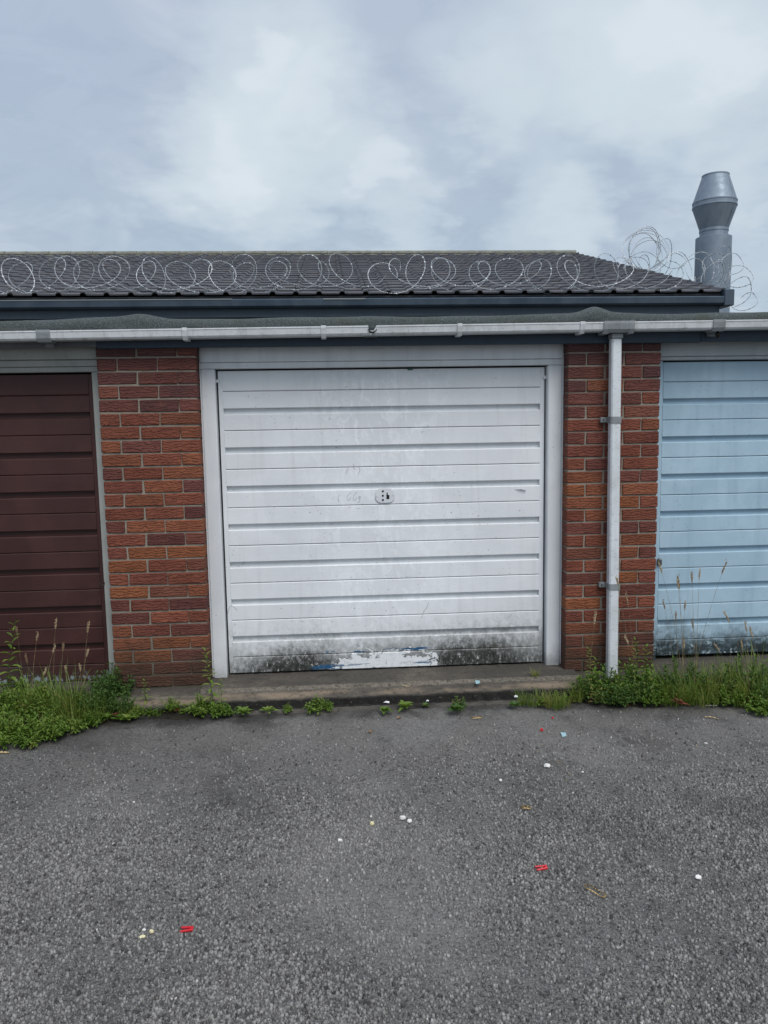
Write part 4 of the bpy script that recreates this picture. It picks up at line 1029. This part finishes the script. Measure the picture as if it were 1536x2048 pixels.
for kind, v, px, py, s, lb in (('rosette', 0, 488, 1428, .85, 'small pale weed in the drain line, first from the brick pier with the brown door'),
        ('rosette', 1, 535, 1426, 1.0, 'small weed in the drain line, second from the brown door pier'),
        ('mound', 1, 573, 1424, .38, 'tiny leafy weed beside the largest weed of the drain line'),
        ('mound', 0, 632, 1424, .62, 'largest leafy weed in the drain line before the white door'),
        ('mound', 1, 655, 1420, .45, 'leafy weed pressed against the largest weed of the drain line'),
        ('rosette', 2, 770, 1424, .55, 'flat small weed in the drain line below the door handle'),
        ('rosette', 0, 810, 1418, .85, 'upright small weed in the drain line, just right of the handle'),
        ('rosette', 3, 852, 1414, .45, 'tiny weed with a white scrap beside it in the drain line'),
        ('dark', 1, 915, 1418, .50, 'dense dark weed in the drain line below the peeling foot of the door'),
        ('rosette', 3, 912, 1424, 1.0, 'broad-leaved weed under the dense dark weed of the drain line'),
        ('rosette', 3, 1030, 1415, .7, 'lone small weed at the right end of the drain line')):
    plant(kind, v, px, py, s*1.3, lb, GC)
plant('tuft', 1, 1070, 1352, .42, 'thin grass sprig growing from the threshold by the right frame post', z=.09)
for v, px, py, s in ((1, 1065, 1412, .62), (0, 1100, 1414, .62), (1, 1130, 1412, .7), (0, 1155, 1402, .7), (1, 1085, 1406, .7), (0, 1045, 1410, .5), (1, 1115, 1416, .8)):
    plant('tuft', v, px, py, s, 'short bright grass tuft at the right end of the white threshold', GR)
for v, px, py, s in ((1, 1080, 1410, .6), (0, 1118, 1404, .6), (1, 1145, 1398, .7)):
    plant('mound', v, px, py, s, 'bright leaf cushion at the right end of the white threshold', GR)
for v, px, py, s in ((2, 1190, 1392, .85), (0, 1180, 1402, .8), (2, 1255, 1396, .95), (0, 1280, 1398, 1.0), (2, 1290, 1385, .9), (0, 1240, 1408, .75), (1, 1212, 1408, .8), (2, 1310, 1398, .75), (2, 1225, 1398, .8), (0, 1265, 1405, .8), (2, 1178, 1388, .8), (0, 1205, 1392, .9), (2, 1300, 1408, .6), (1, 1320, 1390, .8)):
    plant('mound' if v == 2 else 'dark', v, px, py, s, ('*bright leafy weed' if v == 2 else '*dark bushy weed'), GR)
for v, px, py, s in ((0, 1275, 1375, .75), (1, 1290, 1380, .9), (2, 1192, 1385, 1.0), (1, 1255, 1380, .7), (0, 1186, 1372, .62)):
    plant('willow', v, px, py, s, 'upright willowherb stem beside the downpipe', GR)
for v, px, py, s in ((0, 1335, 1398, .9), (1, 1360, 1402, 1.0), (2, 1382, 1395, .8), (0, 1420, 1398, .9), (1, 1450, 1400, 1.0), (2, 1475, 1392, .85), (0, 1500, 1405, .95), (1, 1525, 1410, 1.0), (2, 1530, 1390, .9), (0, 1400, 1380, .8), (1, 1345, 1408, .9), (0, 1378, 1408, .8), (1, 1408, 1408, .9), (0, 1460, 1385, .9), (2, 1515, 1380, .9), (1, 1485, 1412, .8), (0, 1435, 1380, .8)):
    plant('tuft', v, px, py, s, '*grass tuft', GR)
for v, px, py, s in ((1, 1345, 1390, .8), (0, 1372, 1398, .7), (1, 1405, 1395, .8), (2, 1440, 1390, .7), (0, 1470, 1402, .8), (1, 1495, 1395, .9), (2, 1525, 1400, .9), (0, 1515, 1425, .7), (1, 1535, 1428, .7), (1, 1325, 1405, .7), (0, 1430, 1408, .5), (2, 1355, 1378, .8), (1, 1390, 1400, .8), (0, 1455, 1408, .8), (1, 1505, 1412, .9), (2, 1490, 1380, .9), (1, 1480, 1398, .9)):
    plant('mound' if v != 2 else 'dark', v, px, py, s, ('*bright leafy weed' if v != 2 else '*dark bushy weed'), GR)
for v, px, py, s in ((2, 1480, 1375, 1.0), (1, 1532, 1395, 1.1), (3, 1350, 1385, 1.0)):
    plant('willow', v, px, py, s, 'willowherb stem in front of the pale blue door', GR)
# outside the frame the beds go on
for k in range(7): plant(random.choice(['tuft', 'mound', 'dark']), k, 0, 0, random.uniform(.7, 1.1), LB if False else 'unkempt weed further along the brown door, towards the end pier', GL, at=Vector((-.72-.13*k, -.33+.08*math.sin(k*2.3), .02)))
for k in range(7): plant(random.choice(['tuft', 'mound', 'dark']), k, 0, 0, random.uniform(.7, 1.1), 'unkempt weed further along the pale blue door, towards the end pier', GR, at=Vector((3.98+.12*k, -.30+.08*math.sin(k*2.1), .02)))

# tall grass stalks with seed heads: foot pixel and tip pixel, standing in the plane of the foot
def stalk(bx, by, tx, ty, sl, label, group, fat=.0062, bend=0.0, dy=0.0):
    b0 = onZ(bx, by, .03); tp = onY(tx, ty, b0.y+dy); d = tp-b0; L = d.length; k = max(.3, 1-sl/max(L, .01))
    hw = 'tall' if d.z > .42 else 'middling' if d.z > .28 else 'short'
    lw = 'upright' if abs(d.x) < .03 else 'leaning to the white door' if (d.x > 0) == (b0.x < 1.5) else 'leaning off'
    label = hw+' '+lw+' '+label.replace('tall ', '').replace('dry ', '').replace('leaning ', '')
    st_, sd = mesh_seedstalk(d.z*k, d.x*k, dy, sl, int(bx*7+ty), fat, bend)
    t_ = thing('grass_stalk', b0, label, 'grass', group)
    link('stem', st_, t_); link('seed_head', sd, t_)
for bx, by, tx, ty, sl in ((65, 1395, 74, 1267, .045), (108, 1400, 111, 1238, .06), (168, 1392, 176, 1243, .07), (90, 1400, 108, 1290, .05), (160, 1398, 175, 1297, .05), (50, 1400, 33, 1255, .05), (65, 1400, 52, 1310, .05), (165, 1402, 160, 1330, .04), (140, 1400, 131, 1333, .04), (122, 1405, 126, 1288, .045), (75, 1402, 90, 1338, .04)):
    stalk(bx, by, tx, ty, sl, 'grass stalk with pale seed head before the brown door', 'seeding grass stalks before the brown door')
for bx, by, tx, ty, sl in ((1365, 1385, 1320, 1122, .075), (1366, 1380, 1358, 1150, .085), (1368, 1382, 1356, 1158, .06), (1388, 1390, 1384, 1147, .055), (1390, 1388, 1399, 1140, .055), (1384, 1390, 1450, 1122, .075), (1350, 1380, 1328, 1202, .05), (1362, 1390, 1370, 1205, .045), (1356, 1385, 1352, 1225, .05), (1395, 1385, 1385, 1240, .05), (1500, 1395, 1452, 1221, .075), (1498, 1400, 1492, 1243, .06), (1530, 1395, 1502, 1256, .06), (1488, 1395, 1484, 1280, .06), (1372, 1388, 1368, 1280, .05), (1475, 1392, 1432, 1285, .06)):
    stalk(bx, by, tx, ty, sl, 'grass stalk with brown seed head before the blue door', 'seeding grass stalks before the pale blue door', .0052)
for bx, by, tx, ty, sl in ((1262, 1375, 1234, 1152, .06), (1270, 1378, 1254, 1186, .075), (1178, 1385, 1190, 1226, .07), (1290, 1390, 1252, 1272, .05)):
    stalk(bx, by, tx, ty, sl, 'tall grass stalk leaning beside the downpipe', 'seeding grass stalks beside the downpipe', .0055)
# reddish dying leaves among the weeds
for px, py, s, lb in ((1328, 1392, .9, 'red dying weed at the foot of the blue door, beside the brick pier'), (1358, 1410, 1.0, 'red dying weed at the asphalt edge before the blue door'), (1490, 1402, .8, 'red dying weed deep in the grass before the blue door'), (232, 1432, .6, 'red-leaved weed at the left corner of the brown door pier'), (350, 1424, .6, 'red-leaved weed at the middle of the brown door pier foot')):
    st_, lf = mesh_rosette(9, .05, int(px), m_redleaf, .3); p = onZ(px, py, .03)
    t_ = thing('dying_weed', p, lb, 'weed'); t_.scale = (s, s, s); link('foliage', lf, t_)

# ------------------------------------------------------------------ litter
def lump(name, px, py, sx, sy, sz, mat, label, cat, z0=0.0, seed=0, rot=0, group=None):
    rs = random.Random(seed+px); p = onZ(px, py, z0+.003); mb = MB(); k = 5
    for (fz, fr) in ((-.02, .95), (.5, 1.05), (1.0, .80)):
        for i in range(k):
            a_ = 2*math.pi*i/k+rs.uniform(-.4, .4); q = fr*rs.uniform(.8, 1.2)
            mb.v.append((sx*.5*q*math.cos(a_), sy*.5*q*math.sin(a_), sz*(fz+(rs.uniform(-.12, .12) if fz > .5 else 0))))
    mb.f += [(r*k+i, r*k+(i+1) % k, r*k+k+(i+1) % k, r*k+k+i) for r in range(2) for i in range(k)]+[tuple(range(2*k, 3*k)), tuple(range(k-1, -1, -1))]
    o = link(name, mb.mesh(name, mat), None, p, (0, 0, rot)); return tag(o, label, cat, group)
for px, py, sx, sy, sz, mt, lb in ((744, 1649, .020, .024, .010, m_yel, 'rounded cream pebble on the open asphalt, beside two white chips'),
        (806, 1638, .026, .020, .012, m_chalk, 'larger squarish white chip of the pair on the asphalt'),
        (819, 1644, .020, .020, .010, m_chalk, 'smaller white chip touching the larger one on the asphalt'),
        (742, 1634, .009, .009, .005, m_chalk, 'tiny white crumb beside the cream pebble'),
        (680, 1682, .020, .012, .007, m_chalk, 'flat white flake lying alone left of the cream pebble'),
        (1094, 1533, .030, .026, .012, m_chalk, 'white triangular chip among scattered straw on the asphalt'),
        (1001, 1562, .014, .012, .008, m_chalk, 'small white chip left of the triangular one'),
        (1397, 1757, .024, .020, .010, m_chalk, 'notched white chip on the asphalt beyond the rubber bands'),
        (285, 1875, .020, .013, .006, m_yel, 'flat cream tab on the asphalt near the red plastic clip'),
        (303, 1864, .015, .014, .006, m_yel, 'round cream crumb between the cream tab and the red clip'),
        (288, 1861, .012, .008, .005, m_chalk, 'white crumb behind the cream tab near the red clip'),
        (1105, 1437, .010, .014, .01, m_red, 'small red plastic scrap at the damp asphalt edge by the threshold'),
        (1083, 1461, .018, .016, .01, m_red, 'small red plastic scrap below the other scrap'),
        (1165, 1545, .010, .008, .006, m_chalk, 'tiny white crumb among straw on the asphalt'),
        (268, 1605, .010, .008, .005, m_chalk, 'tiny white crumb on bare asphalt before the brick pier'),
        (1412, 1488, .016, .014, .006, m_chalk, 'small white flake on asphalt before the pale blue door'),
        (1255, 1411, .028, .014, .008, m_redleaf, 'dull red scrap at the edge of the weeds by the downpipe')):
    lump('rubble_chip' if mt in (m_chalk, m_yel) else 'plastic_scrap', px, py, sx, sy, sz, mt, lb, 'debris', rot=random.uniform(-.4, .4))
for px, py, z0, sx, sy, lb in ((468, 1382, .075, .028, .014, 'curled white paint flake on the threshold by the left frame post'), (772, 1405, .02, .040, .016, 'white paper scrap in the drain line before the white door'),
        (740, 1405, .02, .020, .010, 'small white scrap left of the paper in the drain line'), (855, 1402, .02, .016, .018, 'folded white scrap in the drain line beside a tiny weed'), (1032, 1394, .05, .020, .015, 'square white scrap at the right end of the drain line'), (1462, 1332, .06, .02, .02, 'white scrap lying under the pale blue door')):
    p = onZ(px, py, z0); mb = MB(); rs = random.Random(px)
    mb.add([(-sx/2, -sy/2, .001), (sx*.1, -sy*.6, .004), (sx/2, -sy*.3, .001), (sx*.45, sy/2, .006), (-sx*.05, sy*.5, .010), (-sx/2, sy*.4, .003)], [(0, 1, 4, 5), (1, 2, 3, 4)])
    mb.add([(a_, b_, c_-.0012) for a_, b_, c_ in mb.v[:6]], [(5, 4, 1, 0), (4, 3, 2, 1)])
    tag(link('paper_scrap', mb.mesh('paper_scrap', m_paper), None, p, (0, 0, rs.uniform(-.5, .5))), lb, 'litter')
# pale teal wrapper bits
for px, py, z0, lb in ((955, 1366, .087, 'pale teal wrapper scrap on the edge of the threshold'), (1127, 1471, 0.0, 'pale teal wrapper scrap on the asphalt near the red scraps')):
    p = onZ(px, py, z0); mb = MB(); mb.add([(-.012, -.02, .002), (.008, -.022, .006), (.014, .006, .012), (.006, .024, .003), (-.010, .018, .010)], [(0, 1, 2, 4), (2, 3, 4)]); mb.add([(a_, b_, c_-.001) for a_, b_, c_ in mb.v[:5]], [(4, 2, 1, 0), (4, 3, 2)])
    tag(link('wrapper_scrap', mb.mesh('wrapper_scrap', m_teal), None, p), lb, 'litter')
# red plastic V clips (wedge spacers)
def vclip(px, py, rot, s, lb):
    p = onZ(px, py, 0.005); t_ = thing('plastic_clip', p, lb, 'clip', None, rot); t_.scale = (s, s, s)
    mb = MB(); mb.box((.016, -.015, .001), (.030, .015, .013)); link('bridge', mb.mesh('bridge', m_red, bevel=.002), t_)
    for sg in (-1, 1):
        mb = MB(); z = .012; mb.add([(-.036, sg*.016-.005, .001), (.020, sg*.0105-.0052, .001), (.020, sg*.0105+.0052, .001), (-.036, sg*.016+.005, .001), (-.036, sg*.016-.005, .008), (.020, sg*.0105-.0052, z), (.020, sg*.0105+.0052, z), (-.036, sg*.016+.005, .008)],
               [(0, 3, 2, 1), (4, 5, 6, 7), (0, 1, 5, 4), (1, 2, 6, 5), (2, 3, 7, 6), (3, 0, 4, 7)]); link('prong', mb.mesh('prong', m_red, bevel=.0015), t_)
vclip(1084, 1737, .06, .62, 'red plastic V clip with open prongs beside the long rubber band')
vclip(375, 1860, -.02, .60, 'red plastic V clip with nearly closed prongs beside cream crumbs')
# rubber bands
def band(px, py, a_, b_, rot, lb, inner=False):
    p = onZ(px, py, 0.006); n = 28
    pts = [(a_*math.copysign(abs(math.cos(2*math.pi*k/n))**.8, math.cos(2*math.pi*k/n)), b_*math.sin(2*math.pi*k/n)*(1+.2*math.cos(4*math.pi*k/n)), .0035+.0012*math.sin(6*math.pi*k/n)) for k in range(n)]
    mb = MB(); mb.tube(pts, .0026, 6, close=True)
    if inner: mb.tube([(a_*.5*math.cos(k*.5)-.003, b_*.5*math.sin(k*.5), .0055) for k in range(10)], .0024, 6)
    tag(link('rubber_band', mb.mesh('rubber_band', m_rubber, smooth=True), None, p, (0, 0, rot)), lb, 'rubber band')
band(1190, 1783, .040, .013, -1.0, 'long oval tan rubber band on the asphalt')
band(1052, 1616, .018, .012, -.2, 'small twisted tan rubber band on the asphalt', True)
band(953, 1436, .028, .012, .1, 'flat tan rubber band near the drain line')
# sticks, straws and dead leaves
def stick(px, py, L, r, rot, lb, mat=m_wood, z0=0.003, bendv=.0, name='stick', cat='stick', group=None):
    p = onZ(px, py, z0); mb = MB(); mb.tube([(-L/2, 0, r), (-L*.1, bendv*L, r*1.2), (L*.2, bendv*L*.8, r), (L/2, 0, r)], [r*.8, r, r, r*.7], 5)
    tag(link(name, mb.mesh(name, mat), None, p, (0, 0, rot)), lb, cat, group)
stick(808, 1373, .062, .0045, -.45, 'split pale wooden stick on the concrete threshold', z0=.068)
stick(6, 1507, .06, .006, -.1, 'broken pale wooden stick at the edge of the left weed bed')
stick(1423, 1437, .065, .004, -.55, 'pale crooked twig on asphalt before the pale blue door', bendv=.15)
stick(1422, 1413, .06, .005, -.08, 'white weathered stick at the edge of the weeds before the blue door', mat=m_chalk)
stick(1395, 1492, .03, .0015, 1.3, 'thin bent straw on asphalt before the blue door', bendv=.2)
for px, py, L, rot in ((1092, 1497, .03, .5), (1120, 1527, .04, -.2), (1133, 1546, .035, -1.0), (1136, 1563, .03, -.9), (1075, 1503, .02, .3), (1140, 1549, .03, .2), (1085, 1490, .02, .9), (1118, 1522, .025, -.5)):
    stick(px, py, L, .0013, rot, 'short dry straw scattered round the white triangular chip', m_straw, bendv=.08, name='straw', cat='straw', group='straws scattered on the asphalt')
for px, py, s, lb, rot in ((798, 1437, .030, 'brown dead leaf near the drain line', .3), (741, 1464, .034, 'curled grey-brown leaf on asphalt before the white door', 1.5), (1182, 1405, .035, 'brown dead leaf at the weeds left of the downpipe', .2)):
    p = onZ(px, py, .005); lf = PM(); lf.leaf((-s/2, 0, .003), (1, 0, .12), s, s*.45, .1, .35); lf.leaf((-s/2, 0, .0015), (1, 0, .12), s, s*.45, .1, .35)
    tag(link('dead_leaf', lf.done('dead_leaf', m_bleaf), None, p, (0, 0, rot)), lb, 'leaf')
